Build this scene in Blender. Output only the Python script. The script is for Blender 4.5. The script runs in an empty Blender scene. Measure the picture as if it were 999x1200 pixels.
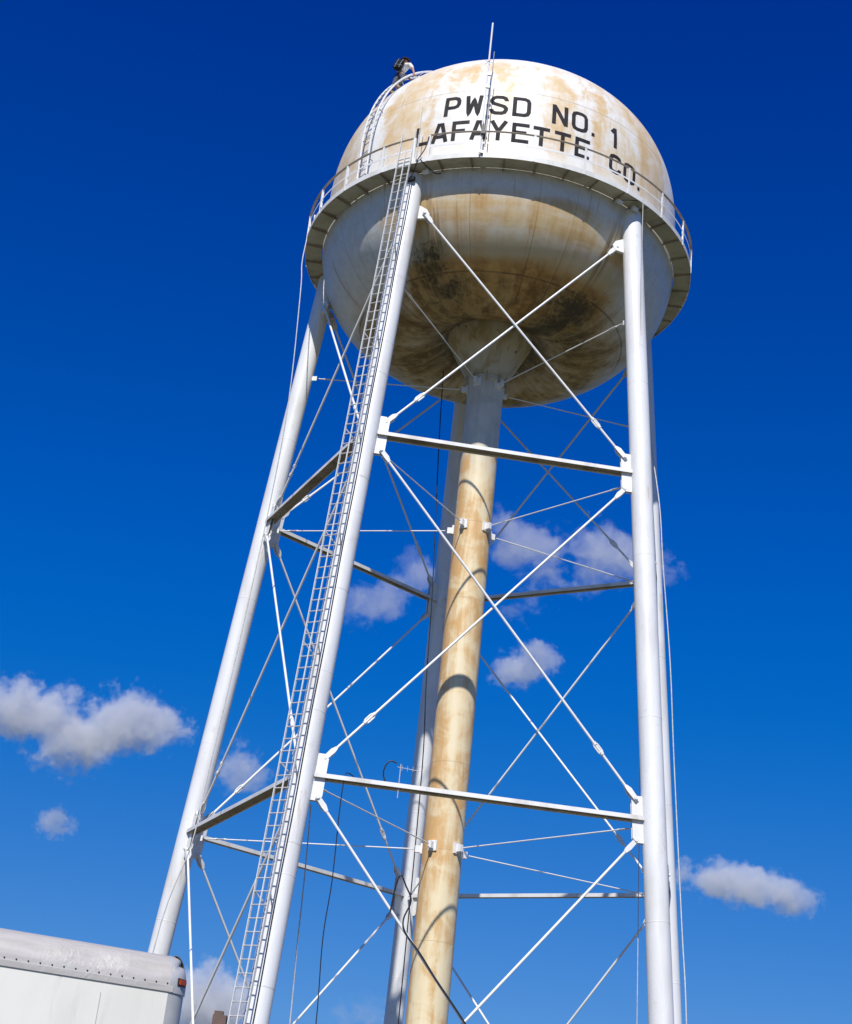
import bpy, bmesh, math, random
from mathutils import Vector, Matrix
R = math.radians
PI = math.pi
rnd = random.Random(7)
scene = bpy.context.scene
col = scene.collection

# ------------------------------------------------------------------ camera
cd = bpy.data.cameras.new("camera")
cam = bpy.data.objects.new("camera", cd)
col.objects.link(cam)
rv = Vector((0.9951845, -0.01119756, 0.0973777))
uv = Vector((-0.09326222, -0.41390665, 0.90552937))
fv = Vector((-0.03016556, 0.91025046, 0.4129578))
cam.matrix_world = Matrix(((rv.x, uv.x, -fv.x, 0.0), (rv.y, uv.y, -fv.y, -46.0733), (rv.z, uv.z, -fv.z, 1.6), (0, 0, 0, 1)))
cd.sensor_fit = 'VERTICAL'
cd.sensor_height = 24.0
cd.lens = 1858.05 / 1200 * 24.0
cd.clip_start = 0.1
cd.clip_end = 20000
scene.camera = cam

# ------------------------------------------------------------------ sun and sky
SUN_AZ, SUN_EL = -7.0, 46.0          # azimuth measured from -Y (towards the camera) to +X
sdir = Vector((math.sin(R(SUN_AZ)) * math.cos(R(SUN_EL)), -math.cos(R(SUN_AZ)) * math.cos(R(SUN_EL)), math.sin(R(SUN_EL))))
sl = bpy.data.lights.new("sun", 'SUN')
sl.energy = 4.6
sl.angle = R(0.53)
sl.color = (1.0, 0.965, 0.90)
sun = bpy.data.objects.new("sun", sl)
sun.rotation_euler = sdir.to_track_quat('Z', 'Y').to_euler()
sun.location = sdir * 120
col.objects.link(sun)

world = bpy.data.worlds.new("World")
scene.world = world
world.use_nodes = True
wt = world.node_tree
for n in list(wt.nodes):
    wt.nodes.remove(n)
wo = wt.nodes.new("ShaderNodeOutputWorld")
bg = wt.nodes.new("ShaderNodeBackground")
sky = wt.nodes.new("ShaderNodeTexSky")
sky.sky_type = 'NISHITA'
sky.sun_disc = False
sky.sun_elevation = R(SUN_EL)
sky.sun_rotation = math.atan2(sdir.x, sdir.y)
sky.altitude = 300
sky.air_density = 1.0
sky.dust_density = 0.3
sky.ozone_density = 3.0
SKY_STRENGTH = 0.05


def wm(op, p, q, r=None):
    d = wt.nodes.new("ShaderNodeMath")
    d.operation = op
    for i, v in enumerate((p, q, r)):
        if isinstance(v, bpy.types.NodeSocket):
            wt.links.new(v, d.inputs[i])
        elif v is not None:
            d.inputs[i].default_value = v
    return d.outputs[0]


# the photograph's deep, contrasty blue: a tone curve per channel on the physical sky
sp = wt.nodes.new("ShaderNodeSeparateColor")
wt.links.new(sky.outputs[0], sp.inputs[0])
k_ = SKY_STRENGTH
r_ = wm('SMOOTH_MAX', wm('MULTIPLY_ADD', sp.outputs[0], 0.80, -0.088 * 0.80 / k_), 0.0, 0.4)
g_ = wm('SMOOTH_MIN', wm('MULTIPLY_ADD', sp.outputs[1], 1.42, -0.055 / k_), wm('MULTIPLY_ADD', sp.outputs[1], 0.93, 0.006 / k_), 0.6)
g_ = wm('MAXIMUM', g_, 0.2)
b_ = wm('SMOOTH_MIN', wm('MULTIPLY_ADD', sp.outputs[2], 2.75, -0.052 / k_), wm('MULTIPLY_ADD', sp.outputs[2], 0.88, 0.335 / k_), 1.2)
r_ = wm('MINIMUM', r_, 0.16 / k_)
g_ = wm('MINIMUM', g_, 0.30 / k_)
b_ = wm('MINIMUM', b_, 0.70 / k_)
cb = wt.nodes.new("ShaderNodeCombineColor")
for i, v in enumerate((r_, g_, b_)):
    wt.links.new(v, cb.inputs[i])
wt.links.new(cb.outputs[0], bg.inputs[0])
bg.inputs[1].default_value = SKY_STRENGTH
wt.links.new(bg.outputs[0], wo.inputs[0])

scene.view_settings.view_transform = 'Standard'
scene.view_settings.look = 'None'
scene.view_settings.exposure = 0.0
scene.view_settings.gamma = 1.0
scene.view_settings.use_curve_mapping = False
scene.render.engine = 'CYCLES'
scene.cycles.use_denoising = True
scene.cycles.max_bounces = 8
scene.cycles.volume_bounces = 3
scene.cycles.volume_step_rate = 1.0
scene.cycles.volume_max_steps = 256
scene.render.film_transparent = False


# ------------------------------------------------------------------ node helper
class NT:
    def __init__(self, name):
        self.mat = bpy.data.materials.new(name)
        self.mat.use_nodes = True
        self.t = self.mat.node_tree
        for n in list(self.t.nodes):
            self.t.nodes.remove(n)
        self.out = self.t.nodes.new("ShaderNodeOutputMaterial")

    def n(self, typ, **kw):
        d = self.t.nodes.new(typ)
        for k, v in kw.items():
            setattr(d, k, v)
        return d

    def put(self, sock, v):
        if isinstance(v, bpy.types.NodeSocket):
            self.t.links.new(v, sock)
        elif v is not None:
            if isinstance(v, tuple) and len(v) == 3 and sock.type == 'RGBA':
                v = v + (1.0,)
            sock.default_value = v

    def m(self, op, a, b=None, c=None, clamp=False):
        d = self.n("ShaderNodeMath", operation=op, use_clamp=clamp)
        self.put(d.inputs[0], a)
        self.put(d.inputs[1], b)
        self.put(d.inputs[2], c)
        return d.outputs[0]

    def ss(self, x, a, b, lo=0.0, hi=1.0):
        d = self.n("ShaderNodeMapRange", interpolation_type='SMOOTHSTEP')
        self.put(d.inputs[0], x)
        for i, v in enumerate((a, b, lo, hi)):
            self.put(d.inputs[1 + i], v)
        return d.outputs[0]

    def lin(self, x, a, b, lo=0.0, hi=1.0):
        d = self.n("ShaderNodeMapRange")
        self.put(d.inputs[0], x)
        for i, v in enumerate((a, b, lo, hi)):
            self.put(d.inputs[1 + i], v)
        return d.outputs[0]

    def mix(self, f, a, b):
        d = self.n("ShaderNodeMix", data_type='RGBA')
        self.put(d.inputs[0], f)
        self.put(d.inputs[6], a)
        self.put(d.inputs[7], b)
        return d.outputs[2]

    def coord(self):
        g = self.n("ShaderNodeNewGeometry")
        return g.outputs['Position']

    def obj(self):
        return self.n("ShaderNodeTexCoord").outputs['Object']

    def scale(self, v, s):
        d = self.n("ShaderNodeVectorMath", operation='MULTIPLY')
        self.put(d.inputs[0], v)
        d.inputs[1].default_value = s
        return d.outputs[0]

    def sep(self, v):
        d = self.n("ShaderNodeSeparateXYZ")
        self.put(d.inputs[0], v)
        return d.outputs

    def comb(self, x, y, z):
        d = self.n("ShaderNodeCombineXYZ")
        for i, v in enumerate((x, y, z)):
            self.put(d.inputs[i], v)
        return d.outputs[0]

    def noise(self, v, s, detail=4.0, rough=0.55, dist=0.0):
        d = self.n("ShaderNodeTexNoise")
        self.put(d.inputs['Vector'], v)
        d.inputs['Scale'].default_value = s
        d.inputs['Detail'].default_value = detail
        d.inputs['Roughness'].default_value = rough
        d.inputs['Distortion'].default_value = dist
        return d.outputs[0]

    def bsdf(self, colour, rough=0.5, metal=0.0, bump=None, bstr=0.3, bdist=0.02, spec=0.5):
        d = self.n("ShaderNodeBsdfPrincipled")
        self.put(d.inputs['Base Color'], colour)
        self.put(d.inputs['Roughness'], rough)
        self.put(d.inputs['Metallic'], metal)
        d.inputs['Specular IOR Level'].default_value = spec
        if bump is not None:
            b = self.n("ShaderNodeBump")
            b.inputs['Strength'].default_value = bstr
            b.inputs['Distance'].default_value = bdist
            self.put(b.inputs['Height'], bump)
            self.t.links.new(b.outputs[0], d.inputs['Normal'])
        self.t.links.new(d.outputs[0], self.out.inputs[0])
        return self.mat


def simple(name, c, rough=0.5, metal=0.0, var=0.12, scale=6.0):
    t = NT(name)
    v = t.obj()
    f = t.noise(v, scale, 5)
    k = t.lin(f, 0.3, 0.7, 1 - var, 1 + var)
    d = t.n("ShaderNodeVectorMath", operation='SCALE')
    d.inputs[0].default_value = c
    t.put(d.inputs[3], k)
    return t.bsdf(d.outputs[0], rough, metal)


# ------------------------------------------------------------------ tower dimensions
RT = 6.0
ZC, HL, HS, HU, NU, NL = 32.156, 4.355, 1.072, 5.213, 2.411, 2.327
ZB, RB = 31.553, 6.582
RR, RL = 0.590, 0.313
Z1, Z2 = 11.83, 22.06
A0 = 7.560
DELTA = R(A0)
ANG = {'L2': -36 + A0, 'L3': 36 + A0, 'L5': 108 + A0, 'L4': 180 + A0, 'L1': 252 + A0}
ORDER = ['L2', 'L3', 'L5', 'L4', 'L1']


def leg_r(z):
    return 7.7707 + (6.8129 - 7.7707) * (z - 11.828) / (22.0552 - 11.828)


def pol(r, deg, z):
    a = R(deg)
    return Vector((r * math.sin(a), -r * math.cos(a), z))


def leg_p(n, z):
    return pol(leg_r(z), ANG[n], z)


def roof_r(z):
    if z <= ZC + HS:
        return RT
    q = min((z - ZC - HS) / HU, 0.99999)
    return RT * (1 - q ** NU) ** (1 / NU)


def roof_z(r):
    return ZC + HS + HU * max(1 - (r / RT) ** NU, 0) ** (1 / NU)


def bowl_z(r):
    return ZC - HL * max(1 - (r / RT) ** NL, 0) ** (1 / NL)


# ------------------------------------------------------------------ materials
def tank_paint():
    """weathered off-white tank paint of the roof and shell, ochre stains running down"""
    t = NT("tank_paint")
    v = t.coord()
    x, y, z = t.sep(v)
    ang = t.m('DEGREES', t.m('ARCTAN2', x, t.m('MULTIPLY', y, -1.0)))
    n1 = t.noise(t.scale(v, (0.42, 0.42, 0.16)), 1.0, 5, 0.6, 0.6)
    n2 = t.noise(t.scale(v, (1.6, 1.6, 0.22)), 1.0, 5, 0.6, 0.5)
    n3 = t.noise(v, 2.2, 6, 0.65, 0.4)
    # stains fade out above the knuckle of the roof and just above the deck
    band = t.m('MULTIPLY', t.ss(z, 37.3, 36.0), t.ss(z, 31.9, 32.9))
    s = t.m('ADD', t.m('MULTIPLY', n1, 0.78), t.m('ADD', t.m('MULTIPLY', n2, 0.74), t.m('MULTIPLY', n3, 0.38)))
    # more rust where the photo has it: left flank, left of the writing, above the middle and on the right
    def lobe(c, w, k):
        d = t.m('DIVIDE', t.m('SUBTRACT', ang, c), w)
        return t.m('MULTIPLY', t.m('EXPONENT', t.m('MULTIPLY', t.m('MULTIPLY', d, d), -1.0)), k)
    for c, w, k in ((-64, 11, .34), (-33, 6, .34), (-20, 6, .10), (-5, 8, .12), (14, 7, .14), (36, 16, .12), (55, 14, .2), (-46, 5, -.14)):
        s = t.m('ADD', s, lobe(c, w, k))
    f = t.m('MULTIPLY', t.ss(s, 0.93, 1.16), band)
    base = t.mix(t.ss(n3, 0.35, 0.75), (0.87, 0.86, 0.83), (0.80, 0.77, 0.70))
    och = t.mix(t.ss(n2, 0.35, 0.7), (0.78, 0.62, 0.38), (0.70, 0.47, 0.20))
    c = t.mix(t.m('MULTIPLY', f, t.ss(n3, 0.25, 0.65, 0.45, 0.95)), base, och)
    thin = t.noise(t.scale(v, (6.5, 6.5, 0.30)), 1.0, 4, 0.6, 0.1)
    c = t.mix(t.m('MULTIPLY', t.m('MULTIPLY', t.ss(thin, 0.60, 0.70), t.ss(n1, 0.40, 0.55)), t.m('MULTIPLY', band, 0.5)), c, (0.60, 0.38, 0.16))
    # plate seams
    seam = t.m('ABSOLUTE', t.m('SUBTRACT', z, 34.70))
    sl_ = t.ss(seam, 0.028, 0.012)
    va = t.m('ABSOLUTE', t.m('SUBTRACT', t.m('FRACT', t.m('DIVIDE', t.m('ADD', ang, 187.0), 12.0)), 0.5))
    vs = t.m('MULTIPLY', t.ss(va, 0.007, 0.003), 0.12)
    c = t.mix(t.m('MAXIMUM', t.m('MULTIPLY', sl_, 0.45), vs), c, (0.35, 0.28, 0.18))
    return t.bsdf(c, 0.48, bump=t.m('SUBTRACT', n3, t.m('MULTIPLY', sl_, 1.0)), bstr=0.12, bdist=0.03)


def bowl_paint():
    """rust stained paint of the bowl below the deck, mildew patches beside the two front legs"""
    t = NT("bowl_paint")
    v = t.coord()
    x, y, z = t.sep(v)
    ang = t.m('DEGREES', t.m('ARCTAN2', x, t.m('MULTIPLY', y, -1.0)))
    rad = t.m('SQRT', t.m('ADD', t.m('MULTIPLY', x, x), t.m('MULTIPLY', y, y)))
    # streaks run down the slope: fine around, long along the meridian
    cx = t.m('DIVIDE', x, t.m('MAXIMUM', rad, 0.3))
    cy = t.m('DIVIDE', y, t.m('MAXIMUM', rad, 0.3))
    arc = t.m('ADD', rad, t.m('MULTIPLY', z, -0.8))
    sv = t.comb(t.m('MULTIPLY', cx, 6.0), t.m('MULTIPLY', cy, 6.0), t.m('MULTIPLY', arc, 0.22))
    st1 = t.noise(sv, 1.0, 5, 0.6, 0.5)
    st2 = t.noise(sv, 3.6, 5, 0.65, 0.4)
    blot = t.noise(v, 0.75, 6, 0.62, 0.5)
    fine = t.noise(v, 3.0, 7, 0.7, 0.6)
    # horizontal brushed / banded variation
    hb = t.noise(t.scale(v, (0.5, 0.5, 3.2)), 1.0, 5, 0.6, 0.4)
    front = t.m('MULTIPLY', t.ss(t.m('ADD', ang, t.m('MULTIPLY', t.m('SUBTRACT', blot, 0.5), 40.0)), -42, -26), t.ss(t.m('ADD', ang, t.m('MULTIPLY', t.m('SUBTRACT', blot, 0.5), 50.0)), 60, 42))
    front = t.m('MULTIPLY', front, t.ss(z, 31.1, 30.75))
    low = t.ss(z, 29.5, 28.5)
    drip = t.m('ADD', z, t.m('ADD', t.m('MULTIPLY', t.m('SUBTRACT', st2, 0.5), 0.6), t.m('MULTIPLY', t.m('SUBTRACT', blot, 0.5), 0.8)))
    mid = t.m('MULTIPLY', t.ss(drip, 29.30, 28.92), front)
    tot = t.m('ADD', t.m('MULTIPLY', st1, 0.40), t.m('ADD', t.m('MULTIPLY', blot, 0.55), t.m('ADD', t.m('MULTIPLY', st2, 0.3), t.m('MULTIPLY', hb, 0.35))))
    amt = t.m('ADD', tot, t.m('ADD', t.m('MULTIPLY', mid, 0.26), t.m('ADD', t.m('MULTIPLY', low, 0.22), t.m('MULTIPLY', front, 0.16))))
    f1 = t.ss(amt, 0.86, 1.22)
    f2 = t.m('MULTIPLY', t.ss(amt, 0.98, 1.36), t.ss(drip, 29.45, 28.9))
    base = t.mix(t.ss(fine, 0.3, 0.75), (0.76, 0.75, 0.71), (0.64, 0.62, 0.57))
    och = t.mix(t.ss(st2, 0.3, 0.7), (0.62, 0.42, 0.18), (0.52, 0.28, 0.085))
    rust = t.mix(t.ss(t.m('ADD', t.m('MULTIPLY', fine, 0.6), t.m('MULTIPLY', st1, 0.4)), 0.38, 0.62), (0.62, 0.33, 0.075), (0.26, 0.125, 0.024))
    wash = t.m('MULTIPLY', t.m('MULTIPLY', front, t.ss(z, 29.5, 30.1)), t.ss(t.m('ADD', t.m('MULTIPLY', hb, 0.5), t.m('MULTIPLY', st1, 0.5)), 0.36, 0.58, 0.45, 1.0))
    base = t.mix(t.m('MULTIPLY', front, t.ss(z, 30.0, 29.4, 0.0, 0.9)), base, (0.60, 0.49, 0.29))
    base = t.mix(wash, base, t.mix(t.ss(blot, 0.35, 0.65), (0.80, 0.64, 0.38), (0.72, 0.48, 0.22)))
    c = t.mix(t.m('MULTIPLY', f1, 0.85), base, och)
    c = t.mix(t.m('MULTIPLY', f2, 0.9), c, rust)
    thin = t.noise(t.comb(t.m('MULTIPLY', cx, 30.0), t.m('MULTIPLY', cy, 30.0), t.m('MULTIPLY', arc, 0.30)), 1.6, 4, 0.6, 0.15)
    c = t.mix(t.m('MULTIPLY', t.m('MULTIPLY', t.ss(thin, 0.60, 0.68), t.ss(blot, 0.38, 0.55)), 0.55), c, (0.36, 0.19, 0.06))
    # grime of the underside
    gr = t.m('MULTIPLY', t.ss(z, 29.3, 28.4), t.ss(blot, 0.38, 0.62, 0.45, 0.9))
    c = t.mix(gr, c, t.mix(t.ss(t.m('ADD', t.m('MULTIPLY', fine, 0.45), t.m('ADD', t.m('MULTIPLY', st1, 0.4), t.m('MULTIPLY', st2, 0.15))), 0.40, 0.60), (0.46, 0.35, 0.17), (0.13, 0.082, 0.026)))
    # streaks under the front legs' attachment
    def spot(a, aw, zc, zw):
        d = t.m('DIVIDE', t.m('SUBTRACT', ang, a), aw)
        e = t.m('DIVIDE', t.m('SUBTRACT', z, zc), zw)
        return t.m('EXPONENT', t.m('MULTIPLY', t.m('ADD', t.m('MULTIPLY', d, d), t.m('MULTIPLY', e, e)), -1.0))
    run = t.m('MAXIMUM', spot(-22.5, 3.0, 29.8, 1.0), spot(38.0, 3.2, 30.0, 1.0))
    c = t.mix(t.m('MULTIPLY', t.m('MULTIPLY', run, t.ss(st2, 0.42, 0.62)), 0.9), c, (0.22, 0.14, 0.05))
    # black mildew
    mil = t.m('MAXIMUM', t.m('MAXIMUM', t.m('MULTIPLY', spot(-27.0, 9.0, 29.05, 0.66), 0.88), t.m('MULTIPLY', spot(-20.0, 9.0, 28.62, 0.28), 0.9)),
              t.m('MAXIMUM', t.m('MULTIPLY', spot(40.0, 12.0, 28.58, 0.42), 1.15), t.m('MULTIPLY', spot(60, 20, 28.25, 0.26), 0.85)))
    mn = t.noise(sv, 6.0, 7, 0.72, 3.0)
    mb = t.noise(v, 3.0, 8, 0.72, 1.6)
    mm = t.m('ADD', t.m('MULTIPLY', mil, 0.40), t.m('ADD', t.m('MULTIPLY', mn, 0.75), t.m('MULTIPLY', mb, 1.05)))
    mm = t.m('MULTIPLY', t.ss(mm, 1.00, 1.34), t.ss(mil, 0.06, 0.6))
    c = t.mix(t.m('MULTIPLY', mil, 0.5), c, (0.13, 0.115, 0.06))
    c = t.mix(t.m('MULTIPLY', mm, 0.88), c, (0.026, 0.023, 0.014))
    # dark plate seams; bowl colour darkens towards the cone
    seam = t.m('ABSOLUTE', t.m('SUBTRACT', z, 28.88))
    so = t.m('MULTIPLY', t.m('MULTIPLY', t.ss(seam, 0.024, 0.010), t.ss(rad, 4.0, 4.2)), t.ss(blot, 0.36, 0.6, 0.35, 0.95))
    va = t.m('ABSOLUTE', t.m('SUBTRACT', t.m('FRACT', t.m('DIVIDE', t.m('ADD', ang, 187.0), 12.0)), 0.5))
    wv = t.m('DIVIDE', 0.014, rad)
    vs = t.m('LESS_THAN', va, t.m('MULTIPLY', wv, 3.0))
    c = t.mix(t.m('MULTIPLY', t.m('MAXIMUM', so, t.m('MULTIPLY', vs, t.m('MULTIPLY', t.ss(z, 30.5, 28.8, 0.45, 0.9), t.ss(st1, 0.38, 0.62, 0.15, 1.0)))), 0.7), c, (0.05, 0.035, 0.02))
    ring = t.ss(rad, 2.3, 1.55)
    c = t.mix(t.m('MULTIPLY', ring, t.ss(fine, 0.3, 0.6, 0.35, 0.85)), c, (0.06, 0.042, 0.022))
    return t.bsdf(c, 0.5, bump=t.m('ADD', fine, t.m('MULTIPLY', hb, 0.6)), bstr=0.16, bdist=0.04)


def riser_paint():
    t = NT("riser_paint")
    v = t.coord()
    x, y, z = t.sep(v)
    n1 = t.noise(t.scale(v, (1.5, 1.5, 0.16)), 1.0, 5, 0.6, 0.6)
    n2 = t.noise(t.scale(v, (5.0, 5.0, 0.35)), 1.0, 6, 0.65, 0.4)
    n3 = t.noise(v, 1.3, 6, 0.6, 0.6)
    hi = t.ss(z, 23.2, 25.2)
    s = t.m('ADD', t.m('ADD', t.m('MULTIPLY', n1, 0.7), t.m('MULTIPLY', n2, 0.4)), t.m('MULTIPLY', n3, 0.62))
    s = t.m('SUBTRACT', s, 0.085)
    s = t.m('SUBTRACT', t.m('ADD', s, t.m('MULTIPLY', t.ss(x, 0.1, -0.55), 0.09)), t.m('MULTIPLY', hi, 0.14))
    base = t.mix(hi, (0.82, 0.69, 0.44), (0.62, 0.57, 0.46))
    c = t.mix(t.m('MULTIPLY', t.ss(s, 0.69, 0.92), 0.92), base, (0.64, 0.37, 0.13))
    c = t.mix(t.m('MULTIPLY', t.ss(s, 0.70, 0.52), 0.6), c, (0.84, 0.77, 0.62))
    c = t.mix(t.m('MULTIPLY', t.ss(n2, 0.62, 0.8), 0.5), c, (0.45, 0.24, 0.08))
    zz = t.m('ABSOLUTE', t.m('SUBTRACT', t.m('FRACT', t.m('DIVIDE', z, 2.6)), 0.5))
    c = t.mix(t.m('MULTIPLY', t.ss(zz, 0.008, 0.004), 0.35), c, (0.40, 0.27, 0.13))
    return t.bsdf(c, 0.5, bump=n3, bstr=0.1, bdist=0.02)


def cone_paint():
    t = NT("cone_paint")
    v = t.coord()
    x, y, z = t.sep(v)
    n1 = t.noise(t.scale(v, (2.2, 2.2, 0.7)), 1.0, 5, 0.6, 0.5)
    n2 = t.noise(v, 3.0, 6, 0.65, 0.4)
    c = t.mix(t.ss(n1, 0.36, 0.68), (0.58, 0.53, 0.42), (0.40, 0.32, 0.18))
    c = t.mix(t.m('MULTIPLY', t.ss(n2, 0.58, 0.72), 0.85), c, (0.30, 0.13, 0.035))
    n4 = t.noise(v, 4.1, 3, 0.5, 0.2)
    c = t.mix(t.m('MULTIPLY', t.ss(n4, 0.69, 0.74), 0.8), c, (0.04, 0.035, 0.03))
    return t.bsdf(c, 0.55, bump=n2, bstr=0.15, bdist=0.03)


def white_steel(name="white_steel", c0=(0.84, 0.84, 0.83), c1=(0.70, 0.69, 0.66), rough=0.42, rust=0.5):
    t = NT(name)
    v = t.coord()
    n1 = t.noise(t.scale(v, (1.4, 1.4, 0.35)), 1.0, 5, 0.6, 0.5)
    n2 = t.noise(v, 5.0, 6, 0.7, 0.3)
    c = t.mix(t.ss(n1, 0.42, 0.72), c0, c1)
    c = t.mix(t.m('MULTIPLY', t.ss(n2, 0.66, 0.78), rust), c, (0.50, 0.40, 0.28))
    return t.bsdf(c, rough, bump=n2, bstr=0.06, bdist=0.01)


M_TANK = tank_paint()
M_BOWL = bowl_paint()
M_RISER = riser_paint()
M_CONE = cone_paint()
M_WHITE = white_steel()
def leg_paint():
    t = NT("leg_paint")
    v = t.coord()
    x, y, z = t.sep(v)
    n1 = t.noise(t.scale(v, (1.4, 1.4, 0.3)), 1.0, 5, 0.6, 0.5)
    n2 = t.noise(t.scale(v, (6.0, 6.0, 0.5)), 1.0, 6, 0.7, 0.3)
    n3 = t.noise(v, 2.3, 6, 0.65, 0.6)
    c = t.mix(t.ss(n1, 0.40, 0.70), (0.83, 0.83, 0.83), (0.70, 0.69, 0.67))
    c = t.mix(t.m('MULTIPLY', t.ss(n3, 0.60, 0.70), 0.45), c, (0.58, 0.55, 0.50))
    below = None
    for zj in (30.0, 21.5, 11.3):
        q = t.m('MULTIPLY', t.ss(z, zj - 2.6, zj - 0.2), t.ss(z, zj + 0.15, zj))
        below = q if below is None else t.m('ADD', below, q)
    c = t.mix(t.m('MULTIPLY', t.m('MULTIPLY', below, t.ss(n2, 0.52, 0.68)), 0.6), c, (0.55, 0.38, 0.20))
    return t.bsdf(c, 0.42, bump=n3, bstr=0.08, bdist=0.015)


M_LEG = leg_paint()
M_DECK = white_steel("deck_paint", (0.80, 0.79, 0.75), (0.62, 0.60, 0.55), 0.5, 0.6)
M_SOFFIT = white_steel("deck_plate_dark", (0.52, 0.50, 0.42), (0.38, 0.35, 0.27), 0.6, 0.8)  # deck plate, darker and duller than the fascia
M_STRUT = white_steel("strut_paint", (0.80, 0.79, 0.77), (0.60, 0.57, 0.52), 0.5, 0.9)
M_ROD = white_steel("rod_paint", (0.84, 0.84, 0.83), (0.74, 0.73, 0.71), 0.42, 0.0)
M_WEB = white_steel("dark_strut_web", (0.27, 0.23, 0.19), (0.13, 0.105, 0.08), 0.6, 0.5)  # web much darker and browner than the strut flanges
M_RAIL = white_steel("rail_shade_paint", (0.38, 0.33, 0.28), (0.24, 0.19, 0.15), 0.6, 0.9)  # dark colour carries the shade under handrail and deck brackets
M_GALV = simple("galvanised_steel", (0.46, 0.46, 0.46), 0.4, 0.7, 0.2, 12)
M_LADDER = simple("ladder_paint", (0.72, 0.72, 0.71), 0.45, 0.0, 0.1, 9)
M_RUNG = simple("rung_steel", (0.58, 0.56, 0.53), 0.5, 0.1, 0.15, 20)
def letter_paint():
    t = NT("sign_paint")
    v = t.coord()
    n1 = t.noise(t.scale(v, (2.2, 2.2, 0.8)), 1.0, 6, 0.65, 0.4)
    n2 = t.noise(v, 9.0, 6, 0.7, 0.3)
    c = t.mix(t.ss(n1, 0.35, 0.7), (0.018, 0.017, 0.021), (0.045, 0.038, 0.036))
    c = t.mix(t.ss(t.m('ADD', n2, t.m('MULTIPLY', n1, 0.3)), 0.80, 0.88), c, (0.45, 0.38, 0.28))
    return t.bsdf(c, 0.75, spec=0.25)


M_LETTER = letter_paint()
M_BLACK = simple("black_rubber", (0.015, 0.015, 0.017), 0.5, 0, 0.2, 8)
M_ROPE = simple("pale_rope", (0.58, 0.57, 0.56), 0.8, 0, 0.2, 10)
M_LAMP = simple("lamp_housing", (0.75, 0.74, 0.72), 0.4, 0, 0.1, 10)
M_CONC = simple("concrete", (0.36, 0.35, 0.32), 0.85, 0, 0.2, 3)


# ------------------------------------------------------------------ mesh helpers
def tag(o, label=None, cat=None, group=None, kind=None):
    if label: o['label'] = label
    if cat: o['category'] = cat
    if group: o['group'] = group
    if kind: o['kind'] = kind
    return o


def obj(name, bm, mat, parent=None, smooth=False, sharp=35):
    me = bpy.data.meshes.new(name)
    bm.normal_update()
    bm.to_mesh(me)
    bm.free()
    if smooth:
        for p in me.polygons:
            p.use_smooth = True
        me.set_sharp_from_angle(angle=R(sharp))
    me.materials.append(mat)
    o = bpy.data.objects.new(name, me)
    col.objects.link(o)
    if parent is not None:
        o.parent = parent
        o.matrix_parent_inverse = parent_matrix(parent).inverted()
    return o


def parent_matrix(o):
    m = o.matrix_basis.copy()
    if o.parent is not None:
        m = parent_matrix(o.parent) @ o.matrix_parent_inverse @ m
    return m


def empty(name, loc, rz=0.0):
    o = bpy.data.objects.new(name, None)
    o.location = loc
    o.rotation_euler = (0, 0, rz)
    o.empty_display_size = 0.3
    col.objects.link(o)
    return o


def frame(d):
    d = d.normalized()
    a = Vector((0, 0, 1)) if abs(d.z) < 0.95 else Vector((1, 0, 0))
    s = d.cross(a).normalized()
    return s, d.cross(s).normalized()


def tube(bm, pts, rad, n=10, cap=True, closed=False):
    """tube through points; rad a number or one per point"""
    pts = [Vector(p) for p in pts]
    if not isinstance(rad, (list, tuple)):
        rad = [rad] * len(pts)
    rings = []
    prev = None
    N = len(pts)
    for i, p in enumerate(pts):
        if closed:
            d = pts[(i + 1) % N] - pts[i - 1]
        elif i == 0:
            d = pts[1] - pts[0]
        elif i == N - 1:
            d = pts[-1] - pts[-2]
        else:
            d = (pts[i + 1] - pts[i]).normalized() + (pts[i] - pts[i - 1]).normalized()
        d = d.normalized()
        if prev is None:
            s, u = frame(d)
        else:
            s = (prev - d * prev.dot(d))
            s = s.normalized() if s.length > 1e-6 else frame(d)[0]
            u = d.cross(s)
        prev = s
        rings.append([bm.verts.new(p + (s * math.cos(2 * PI * k / n) + u * math.sin(2 * PI * k / n)) * rad[i]) for k in range(n)])
    rng = range(N) if closed else range(N - 1)
    for i in rng:
        a, b = rings[i], rings[(i + 1) % N]
        for k in range(n):
            bm.faces.new((a[k], a[(k + 1) % n], b[(k + 1) % n], b[k]))
    if cap and not closed:
        bm.faces.new(list(reversed(rings[0])))
        bm.faces.new(rings[-1])
    return rings


def box(bm, c, ex, ey, ez, sx, sy, sz):
    """box at centre c along unit axes ex, ey, ez with full sizes"""
    c = Vector(c)
    vs = []
    for k in (-1, 1):
        for j in (-1, 1):
            for i in (-1, 1):
                vs.append(bm.verts.new(c + ex * (i * sx / 2) + ey * (j * sy / 2) + ez * (k * sz / 2)))
    for f in ((0, 2, 3, 1), (4, 5, 7, 6), (0, 1, 5, 4), (2, 6, 7, 3), (0, 4, 6, 2), (1, 3, 7, 5)):
        bm.faces.new([vs[i] for i in f])
    return vs


def prism(bm, pts, d):
    """polygon pts extruded by vector d"""
    a = [bm.verts.new(Vector(p)) for p in pts]
    b = [bm.verts.new(Vector(p) + d) for p in pts]
    n = len(a)
    bm.faces.new(a)
    bm.faces.new(list(reversed(b)))
    for i in range(n):
        bm.faces.new((a[i], b[i], b[(i + 1) % n], a[(i + 1) % n]))
    bmesh.ops.recalc_face_normals(bm, faces=bm.faces[:])


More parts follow.
